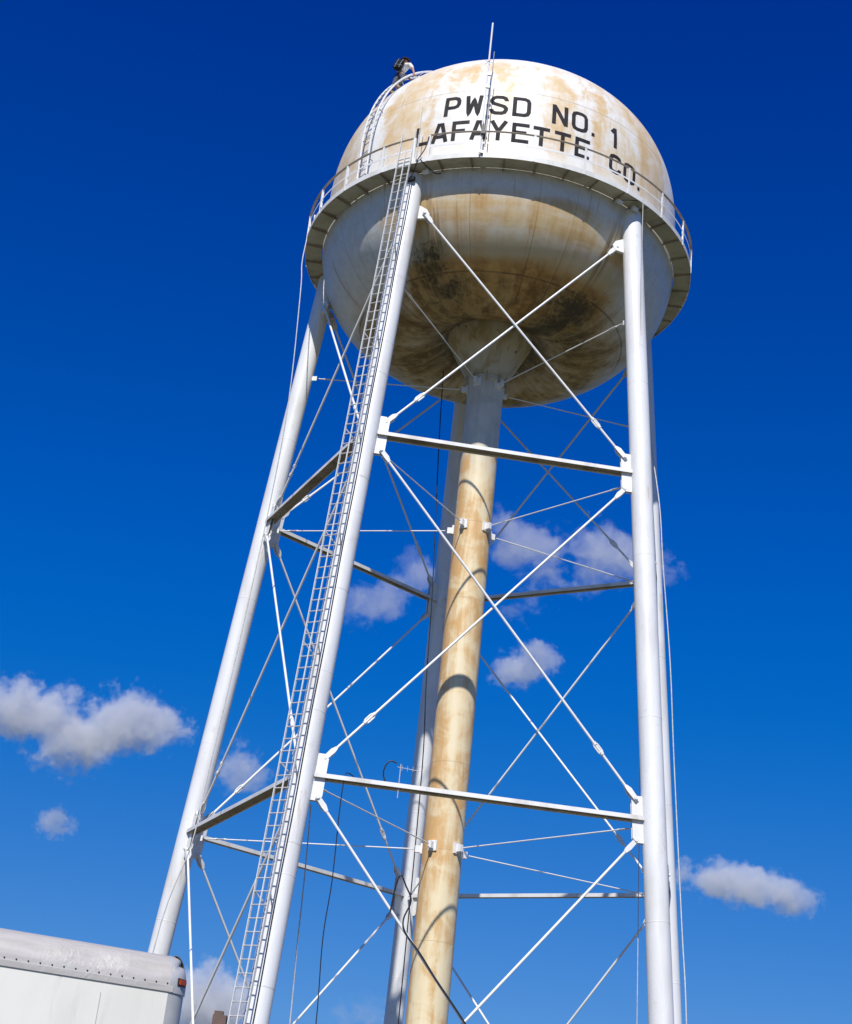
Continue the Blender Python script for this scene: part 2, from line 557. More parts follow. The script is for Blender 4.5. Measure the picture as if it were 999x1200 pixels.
def lathe(bm, prof, n=96, a0=0.0, a1=360.0):
    """surface of revolution of (r, z) pairs"""
    full = abs(a1 - a0 - 360) < 1e-6
    m = n if full else n + 1
    rows = []
    for r, z in prof:
        if r < 1e-6:
            rows.append([bm.verts.new((0, 0, z))])
        else:
            rows.append([bm.verts.new(pol(r, a0 + (a1 - a0) * k / n, z)) for k in range(m)])
    for a, b in zip(rows[:-1], rows[1:]):
        for k in range(n):
            k2 = (k + 1) % m
            if len(a) == 1:
                bm.faces.new((a[0], b[k2], b[k]))
            elif len(b) == 1:
                bm.faces.new((a[k], a[k2], b[0]))
            else:
                bm.faces.new((a[k], a[k2], b[k2], b[k]))


def sag(a, b, s, n=12):
    a, b = Vector(a), Vector(b)
    return [a.lerp(b, i / n) - Vector((0, 0, s * 4 * (i / n) * (1 - i / n))) for i in range(n + 1)]


def smooth_pts(pts, k=6):
    """Catmull-Rom through the points"""
    P = [Vector(p) for p in pts]
    P = [P[0] * 2 - P[1]] + P + [P[-1] * 2 - P[-2]]
    out = []
    for i in range(1, len(P) - 2):
        for j in range(k):
            t = j / k
            p0, p1, p2, p3 = P[i - 1], P[i], P[i + 1], P[i + 2]
            out.append(0.5 * ((2 * p1) + (p2 - p0) * t + (2 * p0 - 5 * p1 + 4 * p2 - p3) * t * t + (3 * p1 - p0 - 3 * p2 + p3) * t ** 3))
    out.append(P[-2])
    return out


# ------------------------------------------------------------------ ground
def ground_mat():
    t = NT("grass_and_dirt")
    v = t.coord()
    n1 = t.noise(v, 0.05, 6, 0.6, 0.4)
    n2 = t.noise(v, 1.2, 8, 0.7, 0.3)
    c = t.mix(t.ss(n2, 0.3, 0.7), (0.060, 0.068, 0.016), (0.13, 0.115, 0.040))
    c = t.mix(t.ss(n1, 0.52, 0.66), c, (0.09, 0.075, 0.048))
    return t.bsdf(c, 0.95, bump=n2, bstr=0.6, bdist=0.05)


def gravel_mat():
    t = NT("dry_gravel")
    v = t.coord()
    n = t.noise(v, 9.0, 8, 0.75)
    n2 = t.noise(v, 0.4, 5)
    c = t.mix(t.ss(n, 0.3, 0.7), (0.12, 0.105, 0.050), (0.20, 0.175, 0.085))
    c = t.mix(t.ss(n2, 0.45, 0.7), c, (0.10, 0.095, 0.035))
    return t.bsdf(c, 0.95, bump=n, bstr=0.8, bdist=0.03)


bm = bmesh.new()
bmesh.ops.create_grid(bm, x_segments=60, y_segments=60, size=6000)
tag(obj("ground", bm, ground_mat()), kind='structure')
bm = bmesh.new()
ring_ = [bm.verts.new(((24 + 1.5 * math.sin(3.1 * a) + 1.2 * math.sin(7.3 * a)) * math.cos(a) + 0.0, (27 + 1.6 * math.sin(4.3 * a)) * math.sin(a) - 14, 0.004)) for a in [2 * PI * k / 120 for k in range(120)]]
bm.faces.new(ring_)
tag(obj("gravel_yard", bm, gravel_mat()), kind='structure')

# ------------------------------------------------------------------ water tower
tower = tag(empty("water_tower", (0, 0, 0)), "tall white five-legged water tower, rust-stained round tank lettered PWSD NO. 1", "water tower")

# tank shell and roof
bm = bmesh.new()
prof = [(RT, ZC - 0.01), (RT, ZC + HS * 0.5), (RT, ZC + HS)]
for i in range(1, 49):
    t_ = PI / 2 * i / 48
    prof.append((RT * math.cos(t_) ** (2 / NU) if i < 48 else 0.0, ZC + HS + HU * math.sin(t_) ** (2 / NU)))
lathe(bm, prof, 160)
shell = obj("tank_roof", bm, M_TANK, tower, True)
# roof vent cap on the crown
bm = bmesh.new()
lathe(bm, [(0.0, 39.05), (0.42, 38.98), (0.45, 38.86), (0.3, 38.84), (0.3, 38.36)], 32)
obj("vent", bm, M_WHITE, shell, True)

# bowl
bm = bmesh.new()
prof = []
for i in range(0, 40):
    r = 4.6 + (RT - 4.6) * math.sin(PI / 2 * (1 - i / 39.0)) if i < 39 else 4.6
    prof.append((r, bowl_z(r)))
inner = smooth_pts([(4.6, bowl_z(4.6), 0), (4.1, 28.69, 0), (3.65, 28.49, 0), (3.2, 28.39, 0), (2.6, 28.42, 0), (2.0, 28.62, 0), (1.42, 28.97, 0)], 5)
prof += [(q.x, q.y) for q in inner[1:]]
prof = list(reversed(prof))
lathe(bm, prof, 160)
bowl = obj("tank_bowl", bm, M_BOWL, tower, True)

# riser
bm = bmesh.new()
lathe(bm, [(RR, 0.3), (RR, 27.22), (RR + 0.05, 27.24), (RR + 0.05, 27.38), (RR, 27.40)], 64)
riser = obj("riser_pipe", bm, M_RISER, tower, True)
bm = bmesh.new()
lathe(bm, [(RR + .02, 27.36), (0.70, 27.52), (0.92, 27.92), (1.18, 28.42), (1.40, 28.86), (1.43, 29.0)], 64)
obj("riser_cone", bm, M_CONE, tower, True)
for k in range(10):
    bm = bmesh.new()
    p = pol(RR + 0.09, k * 36, 27.3)
    ex = pol(1, k * 36, 0); ey = pol(1, k * 36 + 90, 0)
    box(bm, p, ex, ey, Vector((0, 0, 1)), 0.12, 0.03, 0.3)
    obj("joint_lug", bm, M_CONE, riser)

# legs
legs = {}
for n in ORDER:
    bm = bmesh.new()
    tube(bm, [leg_p(n, 0.25), leg_p(n, 8), leg_p(n, 16), leg_p(n, 24), leg_p(n, 31.50)], RL, 40)
    lg = obj("leg", bm, M_LEG, tower, True)
    legs[n] = lg
    ax = (leg_p(n, 20) - leg_p(n, 10)).normalized()
    for z in (4.0, 9.2, 14.6, 19.4, 25.1):
        bm = bmesh.new()
        p = leg_p(n, z)
        tube(bm, [p - ax * 0.012, p - ax * 0.006, p + ax * 0.006, p + ax * 0.012], [RL, RL + 0.004, RL + 0.004, RL], 40, cap=False)
        obj("weld_seam", bm, M_LEG, lg, True)
    bm = bmesh.new()
    p = leg_p(n, 0)
    box(bm, (p.x, p.y, 0.14), Vector((1, 0, 0)), Vector((0, 1, 0)), Vector((0, 0, 1)), 1.3, 1.3, 0.27)
    obj("footing", bm, M_CONC, lg)


def face_dirs(a, b, z):
    A, B = leg_p(a, z), leg_p(b, z)
    u = (B - A).normalized()
    axA = (leg_p(a, z + 1) - leg_p(a, z - 1)).normalized()
    axB = (leg_p(b, z + 1) - leg_p(b, z - 1)).normalized()
    nrm = u.cross((axA + axB).normalized()).normalized()   # points out of or into the tower
    if nrm.dot((A + B) / 2 * 1.0 - Vector((0, 0, (A.z + B.z) / 2))) < 0:
        nrm = -nrm
    return A, B, u, axA, axB, nrm


GZ = {'2t': 22.52, '2b': 21.52, '1t': 12.34, '1b': 11.26}


def gusset(leg, p, u, ax, nrm, zlo, zhi, w):
    """pair of plates welded to the leg with a bolted pin at each end"""
    bm = bmesh.new()
    h = (zhi - zlo)
    q0 = p + ax * (zlo - p.z) / ax.z
    q1 = p + ax * (zhi - p.z) / ax.z
    for off in (-0.05, 0.05):
        o_ = nrm * (off - 0.011)
        s = 0.12
        pts = [q0 + u * (RL - 0.05) + o_, q0 + u * (RL + w - s) + o_, q0 + u * (RL + w) + ax * s + o_, q1 + u * (RL + w) - ax * s + o_, q1 + u * (RL + w - s) + o_, q1 + u * (RL - 0.05) + o_]
        prism(bm, pts, nrm * 0.022)
    obj("gusset_plate", bm, M_WHITE, leg)


def pin(bm, c, nrm, r=0.06, w=0.24):
    tube(bm, [c - nrm * w / 2, c + nrm * w / 2], r, 14)


def rod(p0, p1, nrm, rad, name, parent, tb_at=0.8, tb_len=0.40, clevis=True):
    """rod with forked clevis ends and a turnbuckle as its sub-part"""
    d = (p1 - p0).normalized()
    L = (p1 - p0).length
    side = d.cross(nrm).normalized()
    bm = bmesh.new()
    tube(bm, [p0 + d * 0.10, p0 + d * (L * 0.5), p1 - d * 0.10], rad, 10)
    o = obj(name, bm, M_ROD, parent, True)
    if clevis:
        for p, dd in ((p0, d), (p1, -d)):
            bm = bmesh.new()
            w = rad * 2.0
            for s in (-1, 1):
                prism(bm, [p - dd * w * .9 + side * w * .8 + nrm * (s * 0.075 - 0.01), p - dd * w * .9 - side * w * .8 + nrm * (s * 0.075 - 0.01),
                           p + dd * 0.28 - side * w + nrm * (s * 0.075 - 0.01), p + dd * 0.42 - side * rad * 1.1 + nrm * (s * 0.03 - 0.01),
                           p + dd * 0.42 + side * rad * 1.1 + nrm * (s * 0.03 - 0.01), p + dd * 0.28 + side * w + nrm * (s * 0.075 - 0.01)], nrm * 0.02)
            tube(bm, [p - nrm * 0.12, p + nrm * 0.12], rad * 1.25, 12)
            obj("clevis", bm, M_WHITE, o, True, 30)
    c = p0 + d * (L * tb_at)
    bm = bmesh.new()
    hw = rad * 1.75
    for s in (-1, 1):
        tube(bm, [c - d * tb_len * .36 + side * hw * .75 * s, c - d * tb_len * .22 + side * hw * s, c + d * tb_len * .22 + side * hw * s, c + d * tb_len * .36 + side * hw * .75 * s], rad * 0.62, 8)
    for s in (-1, 1):
        tube(bm, [c + d * s * tb_len * .28, c + d * s * tb_len * .5], rad * 1.55, 10)
    obj("turnbuckle", bm, M_WHITE, o, True)
    return o


WRADS = 0.035
for i, a in enumerate(ORDER):
    b = ORDER[(i + 1) % 5]
    for zc_ in (Z1, Z2):
        A, B, u, axA, axB, nrm = face_dirs(a, b, zc_)
        gusset(legs[a], A, u, axA, nrm, zc_ - 0.64, zc_ + 0.60, 0.28)
        gusset(legs[b], B, -u, axB, nrm, zc_ - 0.64, zc_ + 0.60, 0.28)
        # strut: two channels back to back with a slot, webs upright
        bm = bmesh.new()
        P0 = A + u * (RL - 0.02); P1 = B - u * (RL - 0.02)
        mid = (P0 + P1) / 2
        Ln = (P1 - P0).length
        up = nrm.cross(u).normalized()
        if up.z < 0: up = -up
        for q_ in (-1, 1):
            box(bm, mid + nrm * (0.15 * q_), u, up, nrm, Ln, 0.112, 0.013)
        st = obj("strut", bm, M_STRUT, tower)
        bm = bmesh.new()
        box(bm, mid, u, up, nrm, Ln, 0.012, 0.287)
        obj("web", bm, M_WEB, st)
    # top lugs
    A, B, u, axA, axB, nrm = face_dirs(a, b, 30.2)
    def at(n, z, s, w=0.18):
        p = leg_p(n, z)
        return p + u * s * (RL + w)
    for n, s, ax_ in ((a, 1, axA), (b, -1, axB)):
        bm = bmesh.new()
        p = leg_p(n, 30.2)
        q = p + u * s * (RL - 0.06)
        e = u * s
        prism(bm, [q + ax_ * 0.28 - nrm * .05, q - ax_ * 0.28 - nrm * .05, q - ax_ * 0.2 + e * 0.33 - nrm * .05, q - ax_ * 0.02 + e * 0.40 - nrm * .05, q + ax_ * 0.14 + e * .3 - nrm * .05], nrm * 0.1)
        obj("lug", bm, M_WHITE, legs[n])
    for zt, zb_ in ((30.15, GZ['2t']), (GZ['2b'], GZ['1t']), (GZ['1b'], 0.55)):
        for s, (n0, n1) in ((1, (a, b)), (-1, (b, a))):
            p0 = at(n0, zt, s) + nrm * 0.045 * s
            p1 = at(n1, zb_, -s) + nrm * 0.045 * s
            rod(p0, p1, nrm, WRADS, "brace_rod", tower, 0.865)

# radial spoke rods between riser and legs at three heights
for n in ORDER:
    for zl, zr in ((27.55, 27.12), (21.86, 21.98), (11.72, 11.78)):
        rp = pol(RR, ANG[n], zr)
        e = pol(1, ANG[n], 0)
        lp = leg_p(n, zl) - e * (RL + 0.10)
        tn = pol(1, ANG[n] + 90, 0)
        bm = bmesh.new()
        box(bm, rp + e * 0.09, e, tn, Vector((0, 0, 1)), 0.24, 0.10, 0.2)
        box(bm, rp + e * 0.01, e, tn, Vector((0, 0, 1)), 0.06, 0.26, 0.30)
        obj("bracket", bm, M_WHITE, riser)
        bm = bmesh.new()
        box(bm, lp + e * 0.08, e, tn, Vector((0, 0, 1)), 0.28, 0.035, 0.16)
        obj("lug", bm, M_WHITE, legs[n])
        rod(lp - e * 0.03, rp + e * 0.18, Vector((0, 0, 1)), 0.019, "spoke_rod", tower, 0.09, 0.36, clevis=False)

# ------------------------------------------------------------------ balcony
bm = bmesh.new()
lathe(bm, [(RT + 0.003, ZB + 0.05), (RB - 0.02, ZB + 0.05), (RB - 0.02, ZB + 0.085), (RT + 0.003, ZB + 0.085)], 150)
deck = obj("balcony_deck", bm, M_SOFFIT, tower, True)
bm = bmesh.new()
lathe(bm, [(RB - 0.012, ZB), (RB, ZB), (RB, ZB + 0.17), (RB - 0.012, ZB + 0.17), (RB - 0.012, ZB)], 150)
obj("fascia", bm, M_DECK, deck, True)
for k in range(40):
    a = -1 + 9 * k
    e = pol(1, a, 0); tn = pol(1, a + 90, 0); Z = Vector((0, 0, 1))
    bm = bmesh.new()
    # flat bar bracket, deeper at the shell
    prism(bm, [pol(RT - .01, a, ZB + 0.048) - tn * .008, pol(RT - .01, a, ZB - 0.07) - tn * .008, pol(RT + .1, a, ZB - 0.05) - tn * .008, pol(RB - 0.015, a, ZB + 0.005) - tn * .008, pol(RB - 0.015, a, ZB + 0.048) - tn * .008], tn * .016)
    box(bm, pol((RT + RB) / 2 + .0, a, ZB + 0.038) + tn * 0.035, e, tn, Z, RB - RT - .05, 0.06, 0.014)
    obj("deck_bracket", bm, M_RAIL, deck)  # ribs darkened by colour to show their shade
bm = bmesh.new()
GAP0, GAP1 = -26.3, -21.9
def arc(r, z, a0, a1, n):
    return [pol(r, a0 + (a1 - a0) * i / n, z) for i in range(n + 1)]
def strip(bm, r0, r1, z0, z1, a0, a1, n=140):
    lathe(bm, [(r0, z0), (r1, z0), (r1, z1), (r0, z1), (r0, z0)], n, a0, a1)
ZR = ZB + 0.98
strip(bm, RB - 0.055, RB + 0.02, ZR, ZR + 0.012, GAP1, GAP0 + 360)
strip(bm, RB - 0.055, RB - 0.047, ZR + 0.0125, ZR + 0.055, GAP1, GAP0 + 360)
rail = obj("handrail", bm, M_RAIL, tower, True)
bm = bmesh.new()
strip(bm, RB - 0.012, RB - 0.004, ZB + 0.52, ZB + 0.575, GAP1, GAP0 + 360)
obj("mid_rail", bm, M_WHITE, rail, True)
post_angles = [7 + 14.4 * k for k in range(25)]
post_angles = [(-21.8 if abs(((a + 180) % 360 - 180) + 21.8) < 1 else a) for a in post_angles] + [-26.2]
for a in post_angles:
    e = pol(1, a, 0); tn = pol(1, a + 90, 0); Z = Vector((0, 0, 1))
    bm = bmesh.new()
    box(bm, pol(RB + 0.008, a, ZB + 0.49), e, tn, Z, 0.012, 0.068, 0.98)
    box(bm, pol(RB - 0.027, a, ZB + 0.62) + tn * 0.028, e, tn, Z, 0.055, 0.010, 0.72)
    obj("railing_post", bm, M_WHITE, rail)

# ------------------------------------------------------------------ lettering
def wrap(a, z, off):
    """point on the shell at angle a (deg) and height z, off metres proud of the paint"""
    r = roof_r(z)
    dz = 0.02
    dr = (roof_r(z + dz) - roof_r(z - dz)) / (2 * dz)
    nx, nz = 1.0, -dr
    l = math.hypot(nx, nz)
    return pol(r + off * nx / l, a, z + off * nz / l)


def stroke(bm, pts, w, a0, aw, z0, zh, wob=0.0):
    """ribbon along pts in letter space (0..1 x 0..1), width w in metres, laid on the shell"""
    sx = R(aw) * RT
    P = [Vector((x * sx, y * zh)) for x, y in pts]
    D = []
    for p, q in zip(P[:-1], P[1:]):
        n = max(1, int((q - p).length / 0.06))
        for i in range(n):
            D.append(p.lerp(q, i / n))
    D.append(P[-1])
    L, Rr = [], []
    for i, p in enumerate(D):
        if i == 0: t = (D[1] - D[0]).normalized(); k = 1
        elif i == len(D) - 1: t = (D[-1] - D[-2]).normalized(); k = 1
        else:
            t1 = (D[i] - D[i - 1]).normalized(); t2 = (D[i + 1] - D[i]).normalized()
            t = (t1 + t2).normalized(); k = 1 / max(0.6, t.dot(t1))
        n_ = Vector((-t.y, t.x)) * (w / 2 * k)
        L.append(p + n_); Rr.append(p - n_)
    def W(q): return bm.verts.new(wrap(a0 + math.degrees(q.x / RT), z0 + q.y, 0.006))
    vl = [W(q) for q in L]; vm = [W(q) for q in D]; vr = [W(q) for q in Rr]
    for i in range(len(D) - 1):
        bm.faces.new((vr[i], vr[i + 1], vm[i + 1], vm[i]))
        bm.faces.new((vm[i], vm[i + 1], vl[i + 1], vl[i]))


def letters(bm, ch, a0, a1, z0, z1):
    aw = a1 - a0; zh = z1 - z0
    W = 0.132
    hx = W / 2 / (R(aw) * RT); hy = W / 2 / zh     # half stroke in letter units
    X0, X1, Y0, Y1 = hx, 1 - hx, hy, 1 - hy
    c = 0.17; cx = c * zh / (R(aw) * RT)
    S = lambda pts: stroke(bm, pts, W, a0, aw, z0, zh)
    def rnd_rect(x0, x1, y0, y1):
        S([((x0 + x1) / 2, y1), (x1 - cx, y1), (x1 - cx * .3, y1 - c * .3), (x1, y1 - c), (x1, y0 + c), (x1 - cx * .3, y0 + c * .3), (x1 - cx, y0), (x0 + cx, y0), (x0 + cx * .3, y0 + c * .3), (x0, y0 + c), (x0, y1 - c), (x0 + cx * .3, y1 - c * .3), (x0 + cx, y1), ((x0 + x1) / 2, y1)])
    ym = 0.5
    if ch == 'P':
        S([(X0, 0), (X0, 1)]); S([(X0, Y1), (X1 - cx, Y1), (X1 - cx * .3, Y1 - c * .3), (X1, Y1 - c), (X1, .42 + c), (X1 - cx * .3, .42 + c * .3), (X1 - cx, .42), (X0, .42)])
    elif ch == 'W':
        S([(X0, 1), (X0 + .12, 0.03), (.5, .78), (X1 - .12, 0.03), (X1, 1)])
    elif ch == 'S':
        S([(X1, .72), (X1, Y1 - c), (X1 - cx * .3, Y1 - c * .3), (X1 - cx, Y1), (X0 + cx, Y1), (X0 + cx * .3, Y1 - c * .3), (X0, Y1 - c), (X0, ym + .17), (X0 + cx * .5, ym + .07), (.5, ym), (X1 - cx * .5, ym - .07), (X1, ym - .17), (X1, Y0 + c), (X1 - cx * .3, Y0 + c * .3), (X1 - cx, Y0), (X0 + cx, Y0), (X0 + cx * .3, Y0 + c * .3), (X0, Y0 + c), (X0, .28)])
    elif ch == 'D':
        S([(X0, 0), (X0, 1)]); S([(X0, Y1), (X1 - cx, Y1), (X1 - cx * .3, Y1 - c * .3), (X1, Y1 - c), (X1, Y0 + c), (X1 - cx * .3, Y0 + c * .3), (X1 - cx, Y0), (X0, Y0)])
    elif ch == 'N':
        S([(X0, 0), (X0, 1)]); S([(X1, 0), (X1, 1)]); S([(X0, .97), (X1, .03)])
    elif ch == 'O':
        rnd_rect(X0, X1, Y0, Y1)
    elif ch == 'C':
        S([(X1, .70), (X1, Y1 - c), (X1 - cx * .3, Y1 - c * .3), (X1 - cx, Y1), (X0 + cx, Y1), (X0 + cx * .3, Y1 - c * .3), (X0, Y1 - c), (X0, Y0 + c), (X0 + cx * .3, Y0 + c * .3), (X0 + cx, Y0), (X1 - cx, Y0), (X1 - cx * .3, Y0 + c * .3), (X1, Y0 + c), (X1, .30)])
    elif ch == '.':
        S([(0, .5), (1, .5)])
    elif ch == '1':
        S([(.62, 0), (.62, 1)]); S([(.62, .95), (.05, .72)])
    elif ch == 'L':
        S([(X0, 1), (X0, 0)]); S([(X0, Y0), (1, Y0)])
    elif ch == 'A':
        S([(0.08, 0), (.42, .99)]); S([(.92, 0), (.58, .99)]); S([(.40, Y1), (.60, Y1)]); S([(.22, .30), (.78, .30)])
    elif ch == 'F':
        S([(X0, 0), (X0, 1)]); S([(X0, Y1), (1, Y1)]); S([(X0, .50), (.78, .50)])
    elif ch == 'Y':
        S([(.07, 1), (.5, .46), (.93, 1)]); S([(.5, 0), (.5, .5)])
    elif ch == 'E':
        S([(X0, 0), (X0, 1)]); S([(X0, Y1), (1, Y1)]); S([(X0, Y0), (1, Y0)]); S([(X0, .52), (.85, .52)])
    elif ch == 'T':
        S([(0, Y1), (1, Y1)]); S([(.5, 0), (.5, 1)])


LINE1 = [('P', -20.8, -15.7, 33.67, 34.47), ('W', -14.3, -8.9, 33.66, 34.46), ('S', -6.8, -1.1, 33.65, 34.45), ('D', .2, 5.8, 33.64, 34.44), ('N', 12.4, 17.5, 33.60, 34.40), ('O', 18.7, 24.2, 33.58, 34.38), ('1', 32.9, 35.4, 33.55, 34.36)]
LINE2 = [('L', -29.3, -24.9, 32.68, 33.42), ('A', -23.8, -18.8, 32.67, 33.43), ('F', -17.6, -12.3, 32.67, 33.43), ('A', -11.7, -6.7, 32.67, 33.42), ('Y', -5.9, -.9, 32.65, 33.41), ('E', .6, 5.8, 32.63, 33.38), ('T', 7, 12.1, 32.63, 33.36), ('T', 13.6, 18.8, 32.62, 33.35), ('E', 20.2, 25.2, 32.61, 33.35), ('C', 32.4, 37.3, 32.58, 33.30), ('O', 38.2, 43.6, 32.54, 33.27)]
for word, dot in ((LINE1[:4], None), (LINE1[4:6], (25.5, 26.6, 33.60)), (LINE1[6:], None), (LINE2[:9], None), (LINE2[9:], (44.8, 45.9, 32.54))):
    bm = bmesh.new()
    for L_ in word:
        letters(bm, *L_)
    if dot:
        letters(bm, '.', dot[0], dot[1], dot[2], dot[2] + 0.112)
    obj("lettering", bm, M_LETTER, shell)

# ------------------------------------------------------------------ ladder on the front left leg
A_L = ANG['L2']
eL = pol(1, A_L, 0); tL = pol(1, A_L + 90, 0)
axL = (leg_p('L2', 20) - leg_p('L2', 10)).normalized()
nL = (eL - axL * eL.dot(axL)).normalized()
def lad(z, s, out=0.74):
    return leg_p('L2', z) + nL * out + tL * s
LW = 0.23
z_lo, z_hi = 0.5, 31.75
ladder = empty("ladder", lad(z_lo, 0))
ladder.parent = tower
def lad_rail(s, w, d, name, zt):
    bm = bmesh.new()
    a, b = lad(z_lo, s), lad(zt, s)
    ax_ = (b - a).normalized()
    box(bm, (a + b) / 2, tL, nL, ax_, w, d, (b - a).length)
    obj(name, bm, M_LADDER, ladder)
lad_rail(-LW, 0.02, 0.06, "side_rail", 32.75)
lad_rail(LW, 0.02, 0.06, "side_rail", 32.75)
lad_rail(0.0, 0.026, 0.035, "safety_rail", 32.0)
bm = bmesh.new()
z = 0.8
nr = 0
rung0 = None
while z < z_hi:
    if rung0 is None:
        tube(bm, [lad(z, -LW), lad(z, LW)], 0.017, 6)
        rung0 = obj("rung", bm, M_RUNG, ladder, True)
        zr0 = z
    else:
        c = rung0.copy()
        col.objects.link(c)
        c.location = lad(z, 0) - lad(zr0, 0)
    z += 0.325
    nr += 1
z = 2.0
while z < 30.5:
    bm = bmesh.new()
    for s in (-1, 1):
        a = lad(z, s * LW, 0.74)
        b = leg_p('L2', z - 0.25) + nL * (RL * 0.97) + tL * s * 0.06
        tube(bm, [a, b], 0.019, 6)
    obj("standoff", bm, M_LADDER, ladder, True)
    z += 3.3
# conduit strapped to the same leg
bm = bmesh.new()
def cnd(z, dv):
    return leg_p('L2', z) + (nL * math.cos(R(dv)) + tL * math.sin(R(dv))) * (RL + 0.018)
tube(bm, [cnd(z_, 24 + 1.5 * math.sin(z_ * 1.3)) for z_ in [1 + k * 0.75 for k in range(41)]], 0.016, 8)
obj("conduit", bm, M_BLACK, legs['L2'], True)
bm = bmesh.new()
tube(bm, [leg_p('L2', z_) + (nL * math.cos(R(-8)) + tL * math.sin(R(-8))) * (RL + 0.02) for z_ in (1, 10, 20, 30.8)], 0.02, 8)
obj("conduit", bm, M_GALV, legs['L2'], True)
for dv, zz in ((24, (3, 6.5, 10, 13.5, 17, 20.5, 24, 27.5)),):
    for z_ in zz:
        bm = bmesh.new()
        p = leg_p('L2', z_)
        tube(bm, [p - axL * .015, p + axL * .015], RL + 0.004, 32, cap=False)
        obj("strap", bm, M_LADDER, legs['L2'], True)
# junction box and antenna cable at the leg head
bm = bmesh.new()
box(bm, leg_p('L2', 31.15) + nL * (RL + .05) + tL * 0.12, tL, nL, axL, 0.26, 0.10, 0.12)
obj("cable_clamp", bm, M_BLACK, legs['L2'])
bm = bmesh.new()
c0 = leg_p('L2', 31.15) + nL * (RL + .08) + tL * 0.12
tube(bm, smooth_pts([c0, c0 + Vector((0.1, -.18, .25)), pol(RB + .05, -24.3, ZB + .1), pol(RB + .08, -22.6, ZB + .4), pol(RB + .04, -21.9, ZB + .9)], 6), 0.017, 8)
tube(bm, smooth_pts([pol(RB + .05, -23.6, ZB + .05), pol(RB - .15, -22.4, ZB - .08), pol(6.25, -20.3, ZB - .25), pol(6.02, -19.4, ZB - .1)], 6), 0.017, 8)
obj("antenna_cable", bm, M_BLACK, deck, True)

# ------------------------------------------------------------------ roof ladder
rl = empty("roof_ladder", pol(RT + .2, -48, ZB + .1))
rl.parent = tower
def roof_pt(s, a, off):
    """s runs up the meridian: below 0 on the shell, above it along the roof (radius RT -> 2.4)"""
    if s < 0:
        return pol(RT + off, a, ZC + HS + s)
    th = s
    r = RT * math.cos(th) ** (2 / NU); z = ZC + HS + HU * math.sin(th) ** (2 / NU)
    th2 = th + 0.01
    r2 = RT * math.cos(th2) ** (2 / NU); z2 = ZC + HS + HU * math.sin(th2) ** (2 / NU)
    t = Vector((r2 - r, z2 - z)).normalized()
    n = Vector((t.y, -t.x))
    return pol(r + n.x * off, a, z + n.y * off)
S_ = [-1.55 + 0.2 * k for k in range(8)] + [0.02 + 0.045 * k for k in range(24)]
for da in (-2.0, 2.0):
    bm = bmesh.new()
    pts = [roof_pt(s, -48.0 + da * (6.0 / max(2.5, roof_pt(s, 0, 0).length_squared ** 0 * math.hypot(*roof_pt(s, 0, 0).xy))), 0.20 if s < 1.0 else 0.20 - (s - 1.0) * 1.6) for s in S_]
    tube(bm, pts, 0.032, 8)
    obj("side_rail", bm, M_WHITE, rl, True)
bm = bmesh.new()
for k in range(26):
    s = -1.45 + 0.32 * k if k < 5 else 0.05 + (k - 5) * 0.0475
    rr_ = math.hypot(*roof_pt(s, 0, 0).xy)
    w = 2.0 * 6.0 / max(rr_, 2.5)
    tube(bm, [roof_pt(s, -48 - w, .2), roof_pt(s, -48 + w, .2)], 0.016, 6)
obj("rungs", bm, M_RUNG, rl, True)
bm = bmesh.new()
for s in (-1.3, -.4, .25, .6, .9):
    for da in (-2.0, 2.0):
        tube(bm, [roof_pt(s, -48 + da, .2), roof_pt(s, -48 + da, -.02)], 0.02, 6)
obj("standoff", bm, M_GALV, rl, True)

# ------------------------------------------------------------------ antennas
def antenna(a, r, z0, z1, name, segs, mat=M_GALV):
    bm = bmesh.new()
    z = z0
    for (zt, rad) in segs:
        tube(bm, [pol(r, a, z), pol(r, a, zt)], rad, 10)
        z = zt
    return obj(name, bm, mat, tower, True)
an = antenna(-7.4, RB + 0.06, ZB + .06, 36.7, "antenna", ((34.75, 0.024), (35.2, 0.022), (35.22, 0.034), (36.75, 0.028)), M_ROD)
bm = bmesh.new()
for z_ in (ZB + .15, ZB + .95, 34.2, 34.7):
    box(bm, pol(RB + 0.05, -7.1, z_), Vector((1, 0, 0)), Vector((0, 1, 0)), Vector((0, 0, 1)), 0.13, 0.09, 0.07)
obj("clamp", bm, M_GALV, an)
bm = bmesh.new()
box(bm, pol(RB + 0.1, -7.0, ZB + .95), Vector((1, 0, 0)), Vector((0, 1, 0)), Vector((0, 0, 1)), 0.13, 0.1, 0.32)
obj("junction_box", bm, M_BLACK, an)
bm = bmesh.new()
for k in range(5):
    ang_ = k * 72
    c = pol(RB + 0.06, -7.4, 35.2)
    tube(bm, [c, c + Vector((.14 * math.cos(R(ang_)), .14 * math.sin(R(ang_)), -.05))], 0.008, 5)
obj("ground_plane", bm, M_GALV, an)
antenna(-6.2, RB + 0.05, ZB + .35, 35.7, "antenna", ((34.0, 0.017), (35.6, 0.013)))
antenna(-25.0, RB + 0.03, ZB + .1, 33.6, "antenna", ((32.6, 0.024), (33.7, 0.012)), M_RUNG)
antenna(-88.5, RB - 0.12, ZB + .1, 33.1, "antenna", ((33.3, 0.03),), M_WHITE)

